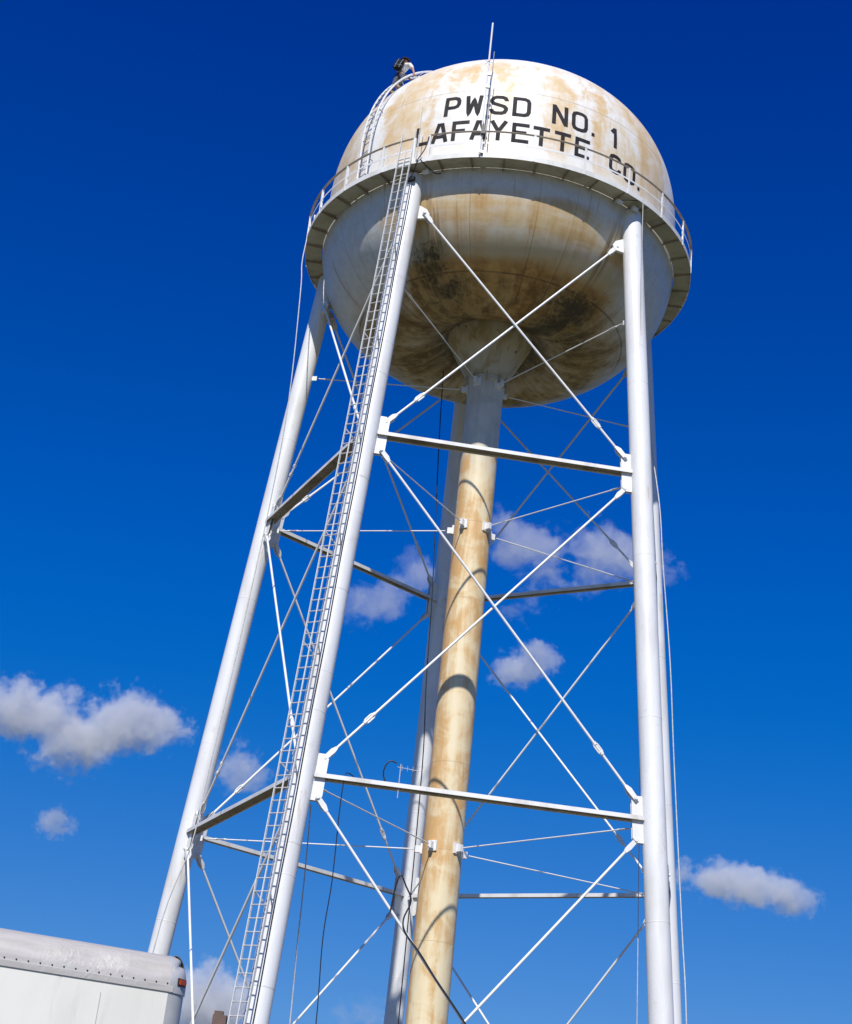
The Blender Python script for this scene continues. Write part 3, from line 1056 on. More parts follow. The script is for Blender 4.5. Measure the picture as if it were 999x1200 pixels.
# small flood lights below the deck
for a in (-23.2, 35.6, 41.0):
    e = pol(1, a, 0); tn = pol(1, a + 90, 0); Z = Vector((0, 0, 1))
    bm = bmesh.new()
    q = pol(6.22 if a < 40 else 6.3, a, ZB - 0.13)
    ee = (e * .8 - Z * .6).normalized(); zz = tn.cross(ee)
    box(bm, q, ee, tn, zz, 0.13, 0.2, 0.13)
    box(bm, q + Z * .11, e, tn, Z, 0.03, 0.05, 0.16)
    obj("floodlight", bm, M_LAMP, deck)
bm = bmesh.new()
tube(bm, smooth_pts([pol(6.22, 35.9, ZB - .06), pol(6.35, 37.5, ZB - .02), pol(6.5, 39.5, ZB + .0), pol(6.56, 41, ZB + .03)], 6), 0.014, 8)
obj("lamp_cable", bm, M_BLACK, deck, True)

# ------------------------------------------------------------------ ropes and cables hanging around the tower
def cable(name, pts, rad, mat, label, cat, group=None, k=6):
    bm = bmesh.new()
    tube(bm, smooth_pts(pts, k), rad, 8)
    return tag(obj(name, bm, mat, None, True), label, cat, group)

cable("hanging_cable", [(-2.15, -6.50, 11.97), (-2.36, -6.45, 11.97), (-2.50, -6.55, 12.03), (-2.61, -6.76, 11.98), (-2.65, -6.78, 11.6), (-2.66, -6.72, 10.9), (-2.64, -6.65, 9.3), (-2.70, -6.55, 7.9), (-2.62, -6.5, 6.0), (-2.6, -6.5, 3.2), (-2.6, -6.5, 0.03)], 0.014, M_BLACK,
      "black cable looped over the lowest front crossbeam and hanging below it", "cable")
cable("hanging_rope", [(-3.42, -6.42, 11.2), (-3.38, -6.1, 9.6), (-3.36, -5.8, 7.8), (-3.32, -5.5, 5.9), (-3.3, -5.4, 3), (-3.3, -5.5, 0.03)], 0.017, M_ROPE,
      "pale thin rope dropping from the lower joint of the ladder leg", "rope")
cable("hanging_cable", [(-1.50, 1.55, 28.55), (-1.42, 1.2, 26.5), (-1.30, 0.79, 24.1), (-1.08, 0.47, 20.1), (-0.97, 0.26, 16.9), (-0.83, 0.3, 14.2), (-.78, 0.3, 8), (-.75, .3, 0.03)], 0.017, M_BLACK,
      "thin black cable hanging from under the bowl just left of the central pipe", "cable")
cable("hanging_rope", [(4.34, -5.13, 31.6), (4.44, -5.02, 28.0), (4.66, -4.58, 24.0), (4.86, -4.2, 20.0), (5.2, -3.9, 12.0), (5.6, -3.6, 0.03)], 0.012, M_ROPE,
      "thin grey rope hanging from the balcony edge beside the right front leg", "rope")
cable("hanging_rope", [(5.46, 3.65, 31.60), (5.72, 2.4, 27.6), (6.00, 0.9, 24.0), (6.10, 0.2, 21.6), (6.38, -.2, 18.2), (6.56, -.5, 15.0), (6.83, -1.2, 10.1), (6.95, -1.8, 7.3), (7.1, -3.0, 0.03)], 0.017, M_ROPE,
      "slack rope hanging from the far right side of the balcony, outside the legs", "rope")
lr = cable("hanging_rope", [(-6.45, -1.32, 31.56), (-6.36, -2.2, 30.0), (-6.15, -3.0, 28.4), (-5.93, -3.5, 24.2), (-6.08, -3.1, 20.9), (-6.33, -3.2, 16.5), (-6.59, -3.4, 12.6), (-6.73, -3.5, 10.5), (-7.30, -3.4, 7.6), (-7.6, -3.3, 0.03)], 0.016, M_ROPE,
           "pale rope hanging from the left end of the balcony in front of the left leg", "rope")

# coax strapped along the lowest front brace with its loop end
A, B, u, axA, axB, nrm = face_dirs('L2', 'L3', 11)
p0 = leg_p('L2', GZ['1b']) + u * (RL + .18) + nrm * .045
p1 = leg_p('L3', .55) - u * (RL + .18) + nrm * .045
d_ = (p1 - p0)
pts = [p0 + d_ * t + nrm * 0.062 + Vector((0, 0, 0.02 * math.sin(t * 60))) for t in [0.285 + 0.045 * k for k in range(16)]]
q = p0 + d_ * 0.285 + nrm * .062
pts = [q + Vector((-0.42, 0, 0.45)), q + Vector((-0.36, 0, 1.0)), q + Vector((-0.26, 0.0, 1.35)), q + Vector((-.1, 0, 1.1)), q + Vector((0.06, 0, 0.75)), q + Vector((-0.08, 0, 0.3))] + pts
cable("coax_cable", pts, 0.02, M_BLACK, "black coaxial cable taped along the lowest front diagonal with a loose loop on top", "cable", k=5)
# small yagi style stub on the crossbeam
bm = bmesh.new()
m0 = leg_p('L2', Z1) .lerp(leg_p('L3', Z1), 0.27) + Vector((0, -0.1, 0.1))
tube(bm, [m0 + Vector((0, 0, -.40)), m0 + Vector((0, 0, .48))], 0.012, 6)
tube(bm, [m0 + Vector((-0.08, 0, .40)), m0 + Vector((.50, 0, .34))], 0.008, 6)
for k in range(4):
    tube(bm, [m0 + Vector((.04 + .14 * k, -.0, .31)), m0 + Vector((.04 + .14 * k, 0, .45))], 0.005, 6)
ya = tag(obj("yagi_antenna", bm, M_RUNG, None, True), "small comb-shaped antenna clamped on the lowest front crossbeam by the central pipe", "antenna")
bm = bmesh.new()
tube(bm, smooth_pts([m0 + Vector((-.1, 0, .5)), m0 + Vector((-.3, -.02, .52)), m0 + Vector((-.42, -.02, .25)), m0 + Vector((-.34, -.02, -.02)), m0 + Vector((-.14, -.02, -.1))], 6), 0.018, 8)
obj("cable", bm, M_BLACK, ya, True)


# ------------------------------------------------------------------ worker on the roof ladder
def skin_mesh(name, joints, edges, mat, parent=None, sub=2, root=0):
    me = bpy.data.meshes.new(name)
    me.from_pydata([j[0] for j in joints], edges, [])
    o = bpy.data.objects.new(name, me)
    col.objects.link(o)
    sk = o.modifiers.new("skin", 'SKIN')
    for i, j in enumerate(joints):
        rr = j[1] if isinstance(j[1], tuple) else (j[1], j[1])
        me.skin_vertices[0].data[i].radius = rr
        me.skin_vertices[0].data[i].use_root = (i == root)
    sb = o.modifiers.new("sub", 'SUBSURF')
    sb.levels = sub
    sb.render_levels = sub
    sk.use_smooth_shade = True
    me.materials.append(mat)
    if parent is not None:
        o.parent = parent
        o.matrix_parent_inverse = parent_matrix(parent).inverted()
    return o


M_SKIN = simple("skin", (0.48, 0.27, 0.18), 0.55, 0, 0.08, 20)
M_SHIRT = simple("white_shirt", (0.78, 0.77, 0.76), 0.8, 0, 0.08, 10)
M_JEANS = simple("dark_trousers", (0.075, 0.085, 0.11), 0.85, 0, 0.25, 12)
M_PACK = simple("black_pack", (0.010, 0.010, 0.012), 0.95, 0, 0.3, 12)
M_HAIR = simple("dark_cap", (0.02, 0.018, 0.018), 0.7, 0, 0.3, 15)
M_BOOT = simple("tan_boot", (0.34, 0.22, 0.12), 0.7, 0, 0.2, 12)


def build_person():
    # local frame: +x to the right along the roof towards the crown, +y away from the camera, z up
    base = pol(5.08, -49.0, roof_z(5.08) + 0.06)
    root = empty("person", base)
    tag(root, "worker in a white shirt with a black backpack bent over the roof ladder", "person")
    up = lambda x, y, z: (base.x + x, base.y + y, base.z + z)
    J = {}
    def P(n, x, y, z, r): J[n] = (up(x, y, z), r)
    P('pelvis', -0.06, 0.02, 0.56, (0.15, 0.13))
    P('waist', -0.04, 0.0, 0.70, (0.145, 0.12))
    P('chest', 0.06, -0.02, 0.92, (0.18, 0.14))
    P('upper', 0.10, -0.03, 1.02, (0.16, 0.12))
    P('neck', 0.10, -0.03, 1.12, 0.062)
    P('head', 0.09, -0.03, 1.22, 0.088)
    P('crown', 0.10, -0.035, 1.32, 0.075)
    P('shR', 0.30, -0.10, 1.00, 0.074)
    P('elR', 0.43, -0.16, 0.77, 0.050)
    P('wrR', 0.50, -0.20, 0.52, 0.034)
    P('shL', -0.08, 0.10, 1.02, 0.074)
    P('elL', 0.06, 0.26, 0.82, 0.050)
    P('wrL', 0.30, 0.24, 0.62, 0.034)
    P('hipR', 0.02, -0.06, 0.50, 0.105)
    P('knR', 0.12, -0.16, 0.20, 0.075)
    P('anR', -0.06, -0.13, -0.12, 0.05)
    P('toR', 0.05, -0.17, -0.17, 0.045)
    P('hipL', -0.14, 0.06, 0.50, 0.105)
    P('knL', -0.22, -0.02, 0.12, 0.075)
    P('anL', -0.30, 0.03, -0.26, 0.05)
    P('toL', -0.20, -0.02, -0.32, 0.045)
    names = list(J)
    ix = {n: i for i, n in enumerate(names)}
    E = [('pelvis', 'waist'), ('waist', 'chest'), ('chest', 'upper'), ('upper', 'neck'), ('neck', 'head'), ('head', 'crown'),
         ('upper', 'shR'), ('shR', 'elR'), ('elR', 'wrR'), ('upper', 'shL'), ('shL', 'elL'), ('elL', 'wrL'),
         ('pelvis', 'hipR'), ('hipR', 'knR'), ('knR', 'anR'), ('anR', 'toR'), ('pelvis', 'hipL'), ('hipL', 'knL'), ('knL', 'anL'), ('anL', 'toL')]
    body = skin_mesh("body", [J[n] for n in names], [(ix[a], ix[b]) for a, b in E], M_SKIN, root)
    def grow(ns, es, k, name, mat, extra=0.016, sub=2, cut=None):
        jj = []
        for n in ns:
            p, r = J[n] if n in J else cut[n]
            jj.append((p, tuple(q + extra for q in r) if isinstance(r, tuple) else r + extra))
        i2 = {n: i for i, n in enumerate(ns)}
        return skin_mesh(name, jj, [(i2[a], i2[b]) for a, b in es], mat, root, sub)
    mid = lambda a, b, t, r: (tuple(Vector(J[a][0]).lerp(Vector(J[b][0]), t)), r)
    cut = {'slR': mid('shR', 'elR', .95, 0.06), 'slL': mid('shL', 'elL', .95, 0.06), 'cufR': mid('knR', 'anR', .9, 0.06), 'cufL': mid('knL', 'anL', .9, 0.06), 'hem': mid('pelvis', 'waist', .25, 0.15)}
    grow(['hem', 'waist', 'chest', 'upper', 'shR', 'slR', 'shL', 'slL'], [('hem', 'waist'), ('waist', 'chest'), ('chest', 'upper'), ('upper', 'shR'), ('shR', 'slR'), ('upper', 'shL'), ('shL', 'slL')], 1, "shirt", M_SHIRT, 0.02, 2, cut)
    grow(['pelvis', 'hipR', 'knR', 'cufR', 'hipL', 'knL', 'cufL', 'waist'], [('pelvis', 'waist'), ('pelvis', 'hipR'), ('hipR', 'knR'), ('knR', 'cufR'), ('pelvis', 'hipL'), ('hipL', 'knL'), ('knL', 'cufL')], 1, "trousers", M_JEANS, 0.018, 2, cut)
    # cap with brim
    bm = bmesh.new()
    hc = Vector(J['head'][0]) + Vector((0.0, 0.0, 0.05))
    bmesh.ops.create_uvsphere(bm, u_segments=20, v_segments=12, radius=0.125, matrix=Matrix.Translation(hc) @ Matrix.Diagonal((1.05, 1.0, .95, 1)))
    for v in list(bm.verts):
        if v.co.z < hc.z - 0.02:
            v.co.z = hc.z - 0.02
    tube(bm, [hc + Vector((0, 0, -.02)), hc + Vector((0, 0, 0.0))], [0.20, 0.19], 20)
    obj("cap", bm, M_HAIR, root, True, 50)
    # backpack: rounded pack and straps on the near side of the back
    bm = bmesh.new()
    pc = Vector(J['chest'][0]).lerp(Vector(J['waist'][0]), .35) + Vector((-0.15, -0.19, 0.02))
    bmesh.ops.create_cube(bm, size=1.0, matrix=Matrix.Translation(pc) @ Matrix.Rotation(R(18), 4, 'Y') @ Matrix.Diagonal((0.34, 0.22, 0.48, 1)))
    bmesh.ops.bevel(bm, geom=bm.edges[:], offset=0.06, segments=3, affect='EDGES')
    pk = obj("backpack", bm, M_PACK, root, True, 60)
    bm = bmesh.new()
    for sx in (-.08, .08):
        tube(bm, smooth_pts([pc + Vector((sx - .06, -.125, -.2)), pc + Vector((sx, -.135, 0)), pc + Vector((sx + .08, -.12, .2))], 4), 0.014, 6)
    tube(bm, [pc + Vector((-.14, -.128, -.06)), pc + Vector((.12, -.128, -.1))], 0.014, 6)
    obj("strap", bm, M_GALV, pk, True)
    # hands closing on the rail: palm, four fingers and a thumb
    for n, e in (('wrR', 'elR'), ('wrL', 'elL')):
        w = Vector(J[n][0]); d = (w - Vector(J[e][0])).normalized()
        s = d.cross(Vector((0, 1, 0))).normalized()
        t = d.cross(s)
        bm = bmesh.new()
        tube(bm, [w - d * .02, w + d * .04, w + d * .09], [0.03, 0.042, 0.038], 10)
        for k, ln in enumerate((.075, .085, .08, .062)):
            b0 = w + d * .085 + t * (-.033 + .022 * k)
            tube(bm, [b0, b0 + d * ln * .45 + s * .01, b0 + d * ln * .75 + s * .035, b0 + d * ln * .6 + s * .058], [.0105, .010, .009, .008], 6)
        b0 = w + d * .03 - t * .035
        tube(bm, [b0, b0 - t * .03 + d * .03 + s * .01, b0 - t * .02 + d * .055 + s * .035], [.013, .011, .009], 6)
        obj("hand", bm, M_SKIN, root, True)
    # boots
    for a, b in (('anR', 'toR'), ('anL', 'toL')):
        p = Vector(J[a][0]); q = Vector(J[b][0])
        bm = bmesh.new()
        tube(bm, [p + Vector((0, 0, .10)), p + Vector((0, 0, 0.0)), p.lerp(q, .4) - Vector((0, 0, .02)), q + (q - p) * .5], [.062, .066, .064, .05], 12)
        obj("boot", bm, M_BOOT, root, True, 60)
    root.scale = (0.88, 0.88, 0.88)
    return root


build_person()


# ------------------------------------------------------------------ box truck at the lower left
def truck_paint():
    t = NT("van_body_white")
    v = t.obj()
    n1 = t.noise(t.scale(v, (1.5, 1.5, .5)), 1.0, 6, 0.65, 0.4)
    n2 = t.noise(v, 6.0, 5, 0.6, 0.3)
    c = t.mix(t.ss(n1, 0.35, 0.7), (0.86, 0.84, 0.76), (0.77, 0.75, 0.67))
    c = t.mix(t.m('MULTIPLY', t.ss(n2, 0.68, 0.76), 0.5), c, (0.42, 0.41, 0.37))
    n3 = t.noise(t.scale(v, (7.0, 7.0, 0.8)), 1.0, 5, 0.6, 0.2)
    n4 = t.noise(t.scale(v, (0.7, 0.7, 22.0)), 1.0, 4, 0.6, 0.3)
    c = t.mix(t.m('MULTIPLY', t.ss(n3, 0.56, 0.74), 0.35), c, (0.50, 0.48, 0.42))
    c = t.mix(t.m('MULTIPLY', t.ss(n4, 0.68, 0.76), 0.4), c, (0.40, 0.39, 0.36))
    return t.bsdf(c, 0.5, spec=0.3)


def alu_mat():
    t = NT("dented_aluminium")
    v = t.obj()
    n1 = t.noise(t.scale(v, (3.0, 3.0, 3.0)), 1.0, 4, 0.5, 0.8)
    n2 = t.noise(t.scale(v, (2.0, 14, 14)), 1.0, 6, 0.7, 0.2)
    n4 = t.noise(t.scale(v, (1.1, 1.1, 1.1)), 1.0, 3, 0.5, 0.3)
    x, y, z = t.sep(v)
    dent = t.m('MULTIPLY', t.m('EXPONENT', t.m('MULTIPLY', t.m('POWER', t.m('ADD', x, 0.95), 2.0), -5.0)), t.noise(v, 9.0, 3, 0.5, 1.5))
    c = t.mix(t.ss(n2, 0.3, 0.7), (0.66, 0.62, 0.56), (0.52, 0.48, 0.43))
    r = t.lin(n2, 0.3, 0.7, 0.36, 0.5)
    h = t.m('ADD', t.m('ADD', t.m('MULTIPLY', n1, 0.10), t.m('MULTIPLY', n4, 0.35)), t.m('ADD', t.m('MULTIPLY', n2, 0.03), t.m('MULTIPLY', dent, 0.8)))
    return t.bsdf(c, r, 0.22, bump=h, bstr=0.17, bdist=0.06)


M_VAN = truck_paint()
M_ALU = alu_mat()
M_POST = simple("corner_post_grey", (0.47, 0.47, 0.47), 0.45, 0.1, 0.08, 4)
M_AMBER = NT("amber_lens").bsdf((0.42, 0.06, 0.008), 0.25)
M_CABP = simple("cab_paint", (0.72, 0.73, 0.72), 0.3, 0, 0.05, 4)
M_GLASS = NT("window_glass").bsdf((0.03, 0.04, 0.045), 0.06)
M_TYRE = simple("tyre_rubber", (0.022, 0.022, 0.022), 0.85, 0, 0.2, 10)
M_FRAME = simple("chassis_black", (0.03, 0.03, 0.03), 0.6, 0, 0.2, 6)

# local frame: origin on the ground under the front near top corner; +x forward, -y towards the camera side
TX, TY = -2.205, -30.87
TROT = math.atan2(0.72, 1.58)
ZT = 3.75
CR = 0.30          # cap radius
PR_ = 0.20         # corner post radius
truck = tag(empty("box_truck", (TX, TY, 0), TROT), "white box truck with dented silver roof edge at the lower left", "truck")
X = Vector((1, 0, 0)); Y = Vector((0, 1, 0)); Z = Vector((0, 0, 1))
LB, WB, ZF = 5.6, 2.4, 1.05


def tobj(name, bm, mat, parent=None, smooth=False, sharp=35):
    """object whose mesh is given in the truck's local frame"""
    me = bpy.data.meshes.new(name)
    bm.normal_update(); bm.to_mesh(me); bm.free()
    if smooth:
        for p in me.polygons: p.use_smooth = True
        me.set_sharp_from_angle(angle=R(sharp))
    me.materials.append(mat)
    o = bpy.data.objects.new(name, me)
    col.objects.link(o)
    o.parent = parent if parent is not None else truck
    return o


def rr(x0, x1, y0, y1, r, n=6):
    """plan of the box with rounded front corners"""
    pts = [(x0, y1), (x0, y0)]
    for i in range(n + 1):
        a = -PI / 2 + PI / 2 * i / n
        pts.append((x1 - r + r * math.cos(a), y0 + r + r * math.sin(a)))
    for i in range(n + 1):
        a = PI / 2 * i / n
        pts.append((x1 - r + r * math.cos(a), y1 - r + r * math.sin(a)))
    return pts


# cargo box walls: side panels, front wall with rounded posts
bm = bmesh.new()
zt = ZT - CR + 0.012
box(bm, Vector((-LB / 2 - PR_ / 2, 0.012, (ZF + zt) / 2)), X, Y, Z, LB - PR_, 0.024, zt - ZF)
box(bm, Vector((-LB / 2 - PR_ / 2, WB - 0.012, (ZF + zt) / 2)), X, Y, Z, LB - PR_, 0.024, zt - ZF)
box(bm, Vector((-LB + .012, WB / 2, (ZF + zt) / 2)), X, Y, Z, 0.024, WB - 0.05, zt - ZF)
box(bm, Vector((-.012, WB / 2, (ZF + zt) / 2)), X, Y, Z, 0.024, WB - 2 * PR_, zt - ZF)
box(bm, Vector((-LB / 2, WB / 2, ZF + .05)), X, Y, Z, LB - .06, WB - .06, 0.1)
cargo = tobj("cargo_box", bm, M_VAN)
for s, cy in ((-1, PR_), (1, WB - PR_)):
    bm = bmesh.new()
    for i in range(10):
        a0 = (-PI / 2 + PI / 2 * i / 10) * (1 if s < 0 else -1); a1 = (-PI / 2 + PI / 2 * (i + 1) / 10) * (1 if s < 0 else -1)
        pa = Vector((-PR_ + PR_ * math.cos(a0), cy + PR_ * math.sin(a0), 0)); pb = Vector((-PR_ + PR_ * math.cos(a1), cy + PR_ * math.sin(a1), 0))
        vs = [bm.verts.new(q) for q in (pa + Z * ZF, pb + Z * ZF, pb + Z * zt, pa + Z * zt)]
        bm.faces.new(vs if s < 0 else list(reversed(vs)))
    bmesh.ops.remove_doubles(bm, verts=bm.verts[:], dist=1e-5)
    tobj("corner_post", bm, M_POST, cargo, True)
# panel joint strips on the near wall
bm = bmesh.new()
for xx in (-0.82, -2.05, -3.28, -4.5):
    box(bm, Vector((xx, -0.0015, (ZF + zt) / 2 - .06)), X, Y, Z, 0.006, 0.003, zt - ZF - .2)
tobj("panel_joint", bm, M_POST, cargo)

# rolled roof edge of aluminium (quarter round) along both sides, with rivets and a flat lower lip
bm = bmesh.new()
NQ = 12
rowsx = [-LB + (LB - 0.16) * i / 40 for i in range(41)]
for side in (0, 1):
    grid = []
    for xx in rowsx:
        row = []
        for i in range(NQ + 1):
            a = PI / 2 * i / NQ
            yy = CR - CR * math.cos(a) if side == 0 else WB - CR + CR * math.cos(a)
            row.append(bm.verts.new((xx, yy - (0.004 if side == 0 else -.004), ZT - CR + CR * math.sin(a))))
        row.insert(0, bm.verts.new((xx, -0.012 if side == 0 else WB + .012, ZT - CR - 0.002)))
        row.insert(0, bm.verts.new((xx, -0.012 if side == 0 else WB + .012, ZT - CR - 0.055)))
        grid.append(row)
    for i in range(40):
        for j in range(NQ + 2):
            f = (grid[i][j], grid[i + 1][j], grid[i + 1][j + 1], grid[i][j + 1])
            bm.faces.new(f if side == 0 else tuple(reversed(f)))
# dents along the near edge
for v in bm.verts:
    if v.co.y < CR:
        for cx_, cz_, w_, dp in ((-.86, 3.60, .10, .028), (-1.02, 3.57, .07, .022), (-.62, 3.62, .05, -.008), (-1.45, 3.63, .12, .014), (-.45, 3.56, .08, .012)):
            dd = ((v.co.x - cx_) / w_) ** 2 + ((v.co.z - cz_) / (w_ * .7)) ** 2
            v.co.y += dp * math.exp(-dd)
edge = tobj("roof_edge", bm, M_ALU, cargo, True, 50)
rivet = None
xx = -0.22
while xx > -LB + .1:
    if rivet is None:
        bm = bmesh.new()
        bmesh.ops.create_uvsphere(bm, u_segments=8, v_segments=5, radius=0.0085, matrix=Matrix.Translation((xx, -0.0035, ZT - CR + 0.018)))
        rivet = tobj("rivet", bm, M_FRAME, edge, True)
    else:
        c = rivet.copy()
        col.objects.link(c)
        c.location = (xx + 0.22, 0, 0)
    xx -= 0.108
# roof skin
bm = bmesh.new()
box(bm, Vector((-LB / 2 - .08, WB / 2, ZT - .006)), X, Y, Z, LB - .16, WB - 2 * CR + .004, 0.012)
tobj("roof", bm, M_ALU, cargo)
# front corner caps: quarter-round edge turning the corner, the near one creased
def corner_cap(side):
    bm = bmesh.new()
    NA = 12
    grid = []
    for k in range(NA + 8):
        row = []
        if k < 8:
            # straight start 0.16 m before the corner radius
            xx = -0.172 - 0.012 + 0.0 * k + (k / 7.0) * 0.0
            t = k / 8.0
            px = -0.175 + t * 0.0
        for i in range(NQ + 1):
            a = PI / 2 * i / NQ
            # plan radius from the corner axis shrinks over the top
            rad = PR_ * 1.02 + 0.002
            if k < 8:
                xx = -0.185 + (k / 8.0) * (0.185 - PR_)
                yy = CR - CR * math.cos(a)
                row.append(Vector((xx, yy - 0.010, ZT - CR + CR * math.sin(a))))
            else:
                b = (k - 8) / (NA - 1) * PI / 2
                inset = CR - CR * math.cos(a)
                # superquadric corner
                cxp = -PR_ - inset * .55 + (PR_ + .010) * math.sin(b) + 0.55 * 0
                cyp = PR_ - (PR_ + .010) * math.cos(b) + inset * (math.cos(b) * 1.0 + (1 - math.cos(b)) * .75)
                row.append(Vector((cxp + inset * .55 * math.cos(b) - inset * .45 * math.sin(b) * 0, cyp, ZT - CR + CR * math.sin(a))))
        row.insert(0, row[0] + Vector((0, 0, -.06)))
        grid.append(row)
    # dent: fold in the top front of the near cap
    if side == 0:
        for row in grid:
            for p in row:
                d = ((p.x + 0.06) / .09) ** 2 + ((p.z - (ZT - .085 + (p.x + .06) * .5)) / .022) ** 2
                p.x -= 0.022 * math.exp(-d); p.y += .03 * math.exp(-d); p.z -= .012 * math.exp(-d)
    if side == 1:
        for row in grid:
            for p in row:
                p.y = WB - p.y
    V = [[bm.verts.new(p) for p in row] for row in grid]
    for i in range(len(V) - 1):
        for j in range(len(V[0]) - 1):
            f = (V[i][j], V[i + 1][j], V[i + 1][j + 1], V[i][j + 1])
            bm.faces.new(f if side == 0 else tuple(reversed(f)))
    return bm
cc = tobj("corner_cap", corner_cap(0), M_POST, cargo, True, 60)
cc2 = tobj("corner_cap", corner_cap(1), M_POST, cargo, True, 60)
# front roll across the roof between the caps
bm = bmesh.new()
V = []
for yy in (PR_ - .02, WB - PR_ + .02):
    V.append([bm.verts.new((-CR * .45 + CR * .45 * math.cos(PI / 2 * i / NQ) + .004, yy, ZT - CR + CR * math.sin(PI / 2 * i / NQ))) for i in range(NQ + 1)])
for j in range(NQ):
    bm.faces.new((V[0][j], V[1][j], V[1][j + 1], V[0][j + 1]))
tobj("front_roll", bm, M_ALU, cargo, True)
# marker lamp on the corner
bm = bmesh.new()
a_ = R(-52)
nn = Vector((math.cos(a_), math.sin(a_), 0)); tt = Vector((-math.sin(a_), math.cos(a_), 0))
cpt = Vector((-PR_, PR_, ZT - CR + 0.045)) + nn * (PR_ + .016)
box(bm, cpt, tt, nn, Z, 0.10, 0.024, 0.055)
bmesh.ops.bevel(bm, geom=bm.edges[:], offset=0.007, segments=2, affect='EDGES')
ml = tobj("marker_light", bm, M_AMBER, cc, True, 40)
bm = bmesh.new()
box(bm, cpt - nn * .012, tt, nn, Z, 0.118, 0.012, 0.07)
tobj("lamp_base", bm, M_FRAME, ml)
bm = bmesh.new()
cpt2 = Vector((-PR_, WB - PR_, ZT - CR + 0.045)) + Vector((nn.x, -nn.y, 0)) * (PR_ + .016)
box(bm, cpt2, Vector((tt.x, -tt.y, 0)), Vector((nn.x, -nn.y, 0)), Z, 0.10, 0.024, 0.055)
tobj("marker_light", bm, M_AMBER, cc2)
# cab (ahead of the box, below the frame), chassis and wheels
bm = bmesh.new()
prism(bm, [Vector(p) for p in ((0.10, 0.18, 0.75), (2.0, 0.18, 0.75), (2.05, 0.18, 1.35), (1.35, 0.18, 1.55), (0.85, 0.18, 2.35), (0.10, 0.18, 2.42))], Vector((0, 2.04, 0)))
bmesh.ops.bevel(bm, geom=bm.edges[:], offset=0.07, segments=3, affect='EDGES')
cab = tobj("cab", bm, M_CABP, None, True, 50)
bm = bmesh.new()
prism(bm, [Vector(p) for p in ((0.35, 0.172, 1.55), (1.22, 0.172, 1.55), (0.80, 0.172, 2.22), (0.35, 0.172, 2.26))], Vector((0, 0.012, 0)))
tobj("window", bm, M_GLASS, cab)
bm = bmesh.new()
prism(bm, [Vector(p) for p in ((1.33, 0.34, 1.60), (0.90, 0.34, 2.28), (0.90, 2.06, 2.28), (1.33, 2.06, 1.60))], Vector((.02, 0, .012)))
tobj("windscreen", bm, M_GLASS, cab)
bm = bmesh.new()
for yy in (0.75, 1.65):
    box(bm, Vector((-2.0, yy, 0.88)), X, Y, Z, 7.4, 0.09, 0.2)
tobj("chassis", bm, M_FRAME)
for xx, ys in ((1.2, (0.30, 2.10)), (-3.9, (0.28, 2.12))):
    for yy in ys:
        bm = bmesh.new()
        tube(bm, [Vector((xx, yy - .13, .46)), Vector((xx, yy - .10, .46)), Vector((xx, yy + .10, .46)), Vector((xx, yy + .13, .46))], [.42, .46, .46, .42], 36)
        w = tobj("wheel", bm, M_TYRE, None, True, 40)
        bm = bmesh.new()
        tube(bm, [Vector((xx, yy - .14, .46)), Vector((xx, yy + .14, .46))], .25, 28)
        tobj("rim", bm, M_GALV, w, True, 40)
# door and lamps of the cab
for yy in (.45, 1.95):
    bm = bmesh.new()
    box(bm, Vector((2.04, yy, 1.1)), X, Y, Z, 0.06, 0.32, 0.18)
    tobj("headlight", bm, M_LAMP, cab)

# ------------------------------------------------------------------ house far behind, only its chimney clears the frame
def brick_mat():
    t = NT("brick")
    v = t.obj()
    b = t.n("ShaderNodeTexBrick")
    t.put(b.inputs['Vector'], t.comb(t.m('ADD', t.sep(v)[0], t.sep(v)[1]), t.sep(v)[2], 0.0))
    b.inputs['Color1'].default_value = (0.16, 0.07, 0.05, 1)
    b.inputs['Color2'].default_value = (0.10, 0.06, 0.05, 1)
    b.inputs['Mortar'].default_value = (0.25, 0.23, 0.21, 1)
    b.inputs['Scale'].default_value = 4.0
    return t.bsdf(b.outputs[0], 0.85)
M_BRICK = brick_mat()
M_SHINGLE = simple("roof_shingle", (0.07, 0.065, 0.065), 0.9, 0, 0.3, 5)
HX, HY = -11.2, 30.0
house = tag(empty("brick_house", (HX, HY, 0)), "house far behind the ladder leg with a dark brick chimney", "house")
bm = bmesh.new()
prism(bm, [Vector((HX - 4.5, HY - 3.5, 0)), Vector((HX + 4.5, HY - 3.5, 0)), Vector((HX + 4.5, HY - 3.5, 5.6)), Vector((HX - 4.5, HY - 3.5, 5.6))], Vector((0, 7, 0)))
obj("wall", bm, M_BRICK, house)
bm = bmesh.new()
prism(bm, [Vector((HX - 4.9, HY - 3.9, 5.603)), Vector((HX - 4.9, HY + 3.9, 5.603)), Vector((HX - 4.9, HY, 8.2))], Vector((9.8, 0, 0)))
hr = obj("roof", bm, M_SHINGLE, house)
bm = bmesh.new()
ex_ = Vector((math.cos(R(28)), math.sin(R(28)), 0)); ey_ = Vector((-math.sin(R(28)), math.cos(R(28)), 0))
box(bm, Vector((-9.30, HY - 1.2, 8.45)), X, Y, Z, 0.62, 0.5, 2.5)
box(bm, Vector((-9.38, HY - 1.2, 9.76)), X, Y, Z, 0.40, 0.34, 0.22)
obj("chimney", bm, M_BRICK, hr)
for xx in (-3, 0, 3):
    bm = bmesh.new()
    box(bm, Vector((HX + xx, HY - 3.51, 3.8)), X, Y, Z, 1.1, 0.06, 1.5)
    w = obj("window", bm, M_LAMP, house)
    bm = bmesh.new()
    box(bm, Vector((HX + xx, HY - 3.545, 3.8)), X, Y, Z, 0.95, 0.02, 1.35)
    obj("pane", bm, M_GLASS, w)

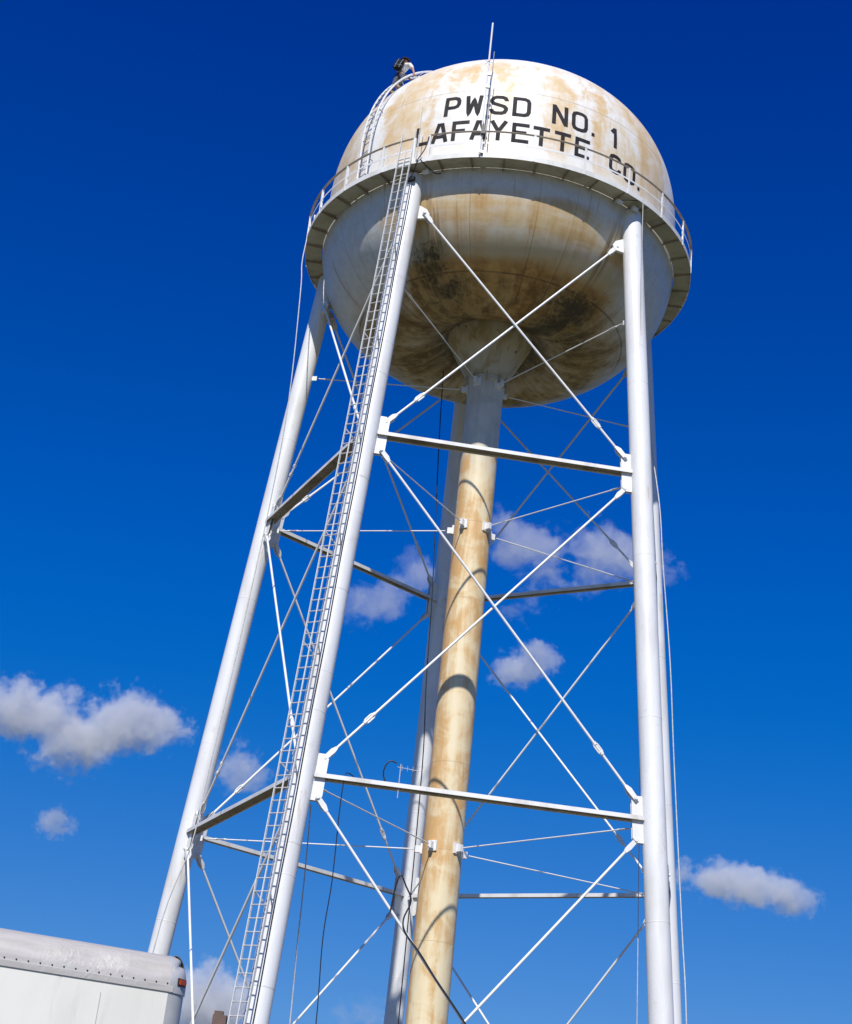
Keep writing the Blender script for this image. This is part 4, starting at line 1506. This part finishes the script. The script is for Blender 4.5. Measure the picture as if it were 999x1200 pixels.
# ------------------------------------------------------------------ clouds
CAMP = Vector((0, -46.0733, 1.6))


def cloud(name, lobes, dens, label, seed, size, thr=0.0, group="clouds"):
    """fair-weather cloud: closed hull filled with uneven vapour. lobes: (centre, radii) in world metres"""
    lobes = [(c, tuple(q * 1.28 for q in r)) for c, r in lobes]
    ctr = sum((Vector(c) for c, r in lobes), Vector()) / len(lobes)
    bm = bmesh.new()
    for c, r in lobes:
        bmesh.ops.create_icosphere(bm, subdivisions=3, radius=1.0, matrix=Matrix.Translation(Vector(c) - ctr) @ Matrix.Diagonal((r[0], r[1], r[2], 1)))
    me = bpy.data.meshes.new(name)
    bm.to_mesh(me); bm.free()
    o = bpy.data.objects.new(name, me)
    o.location = ctr
    col.objects.link(o)
    rm = o.modifiers.new("union", 'REMESH')
    rm.mode = 'VOXEL'
    rm.voxel_size = size * 0.045
    t = NT(name + "_vapour")
    v = t.obj()
    fall = None
    for c, r in lobes:
        s = t.n("ShaderNodeVectorMath", operation='SUBTRACT')
        t.put(s.inputs[0], v); s.inputs[1].default_value = tuple(Vector(c) - ctr)
        m = t.scale(s.outputs[0], (1 / r[0], 1 / r[1], 1 / r[2]))
        l = t.n("ShaderNodeVectorMath", operation='LENGTH')
        t.put(l.inputs[0], m)
        f = t.m('SUBTRACT', 1.0, l.outputs['Value'], clamp=True)
        fall = f if fall is None else t.m('ADD', fall, f)
    sh = t.n("ShaderNodeVectorMath", operation='ADD')
    t.put(sh.inputs[0], v); sh.inputs[1].default_value = (seed * 137.0, seed * 71.0, seed * 29.0)
    n1 = t.noise(sh.outputs[0], 2.6 / size, 7, 0.58, 0.25)
    n2 = t.noise(sh.outputs[0], 9.0 / size, 5, 0.6, 0.0)
    s_ = t.m('ADD', t.m('MULTIPLY', fall, 1.0), t.m('ADD', t.m('MULTIPLY', t.m('SUBTRACT', n1, 0.5), 3.0), t.m('MULTIPLY', t.m('SUBTRACT', n2, 0.5), 1.2)))
    d = t.m('MULTIPLY', t.ss(s_, 0.56 + thr, 1.0 + thr), dens)
    d = t.m('MULTIPLY', d, t.ss(fall, 0.0, 0.12))
    pv = t.n("ShaderNodeVolumePrincipled")
    pv.inputs['Color'].default_value = (0.96, 0.96, 0.97, 1)
    pv.inputs['Anisotropy'].default_value = 0.0
    t.put(pv.inputs['Density'], d)
    t.t.links.new(pv.outputs[0], t.out.inputs['Volume'])
    me.materials.append(t.mat)
    tag(o, label, "cloud", group)
    return o


PX = 1500 / 1858.05       # metres per photo pixel at the clouds' distance


def at_dir(cx_, cy_, specs, depth=1500.0):
    """lobes from a cloud's own centre: offsets across, up and in depth, in units of PX"""
    base = CAMP + (fv + rv * ((cx_ - 499.5) / 1858.05) - uv * ((cy_ - 600) / 1858.05)) * depth
    out = []
    for dx, dy, dz, rx, ry, rz in specs:
        c = base + rv * dx * PX + uv * dy * PX + Vector((0, 1, 0)) * dz * PX
        out.append((tuple(c), (rx * PX, ry * PX, rz * PX)))
    return out


cloud("cloud", at_dir(100, 850, [(-104, 36, 0, 38, 36, 30), (-68, 20, 0, 40, 40, 38), (-30, 12, 0, 40, 40, 38), (-22, -32, 0, 50, 42, 34), (12, -14, 0, 44, 40, 38), (44, 24, 0, 34, 36, 30), (70, 12, 0, 38, 36, 32), (98, -4, 0, 34, 32, 28), (-96, 2, 0, 36, 34, 26), (46, -10, 0, 44, 38, 26)]), 0.050,
      "largest and whitest cloud, left of the tower above the truck", 1, 62, -.04)
cloud("cloud", at_dir(65, 963, [(0, -2, 0, 24, 22, 22), (-3, 6, 0, 14, 14, 16)]), 0.035, "tiny wisp of cloud alone in the sky below the big left cloud", 2, 34, -.18)
cloud("cloud", at_dir(272, 893, [(0, 0, 0, 40, 34, 34), (14, -20, 0, 32, 28, 26)]), 0.024, "small faint cloud showing behind the left leg", 3, 50, -.05)
cloud("cloud", at_dir(246, 1168, [(-22, 8, 0, 44, 40, 38), (22, -4, 0, 46, 40, 42), (-5, -24, 0, 56, 40, 30)]), 0.055, "puffy cloud low behind the truck's corner and the ladder", 4, 60, -.16)
cloud("cloud", at_dir(874, 1038, [(-46, 8, 0, 44, 36, 24), (-8, 4, 0, 46, 38, 28), (28, -4, 0, 42, 36, 28), (58, -18, 0, 32, 30, 22)]), 0.045, "long low cloud alone right of the tower", 5, 60, -.10)
cloud("cloud", at_dir(655, 650, [(-62, 22, 0, 44, 40, 40), (-30, 6, 0, 40, 38, 34), (36, 12, 0, 50, 42, 34), (72, -8, 0, 44, 40, 36), (10, -34, 0, 46, 36, 22), (118, -10, 0, 40, 34, 30), (-40, -62, 0, 40, 32, 20)]), 0.024, "wide thin cloud behind the right half of the tower, by the upper crossbeam", 6, 70, -.02)
cloud("cloud", at_dir(460, 705, [(-38, -6, 0, 46, 38, 34), (34, 34, 0, 42, 36, 34), (0, 4, 0, 40, 34, 26)]), 0.018, "thin faded cloud between the ladder leg and the central pipe", 7, 60, -.02)
cloud("cloud", at_dir(614, 782, [(0, 2, 0, 34, 30, 28), (24, 10, 0, 26, 26, 22), (-16, -8, 0, 30, 26, 20)]), 0.036, "small rounded cloud just right of the central pipe", 8, 45, -.08)
cloud("cloud", at_dir(428, 1190, [(0, 0, 0, 60, 40, 26)]), 0.009, "faint low cloud at the bottom edge beside the back leg", 9, 60, -.05)
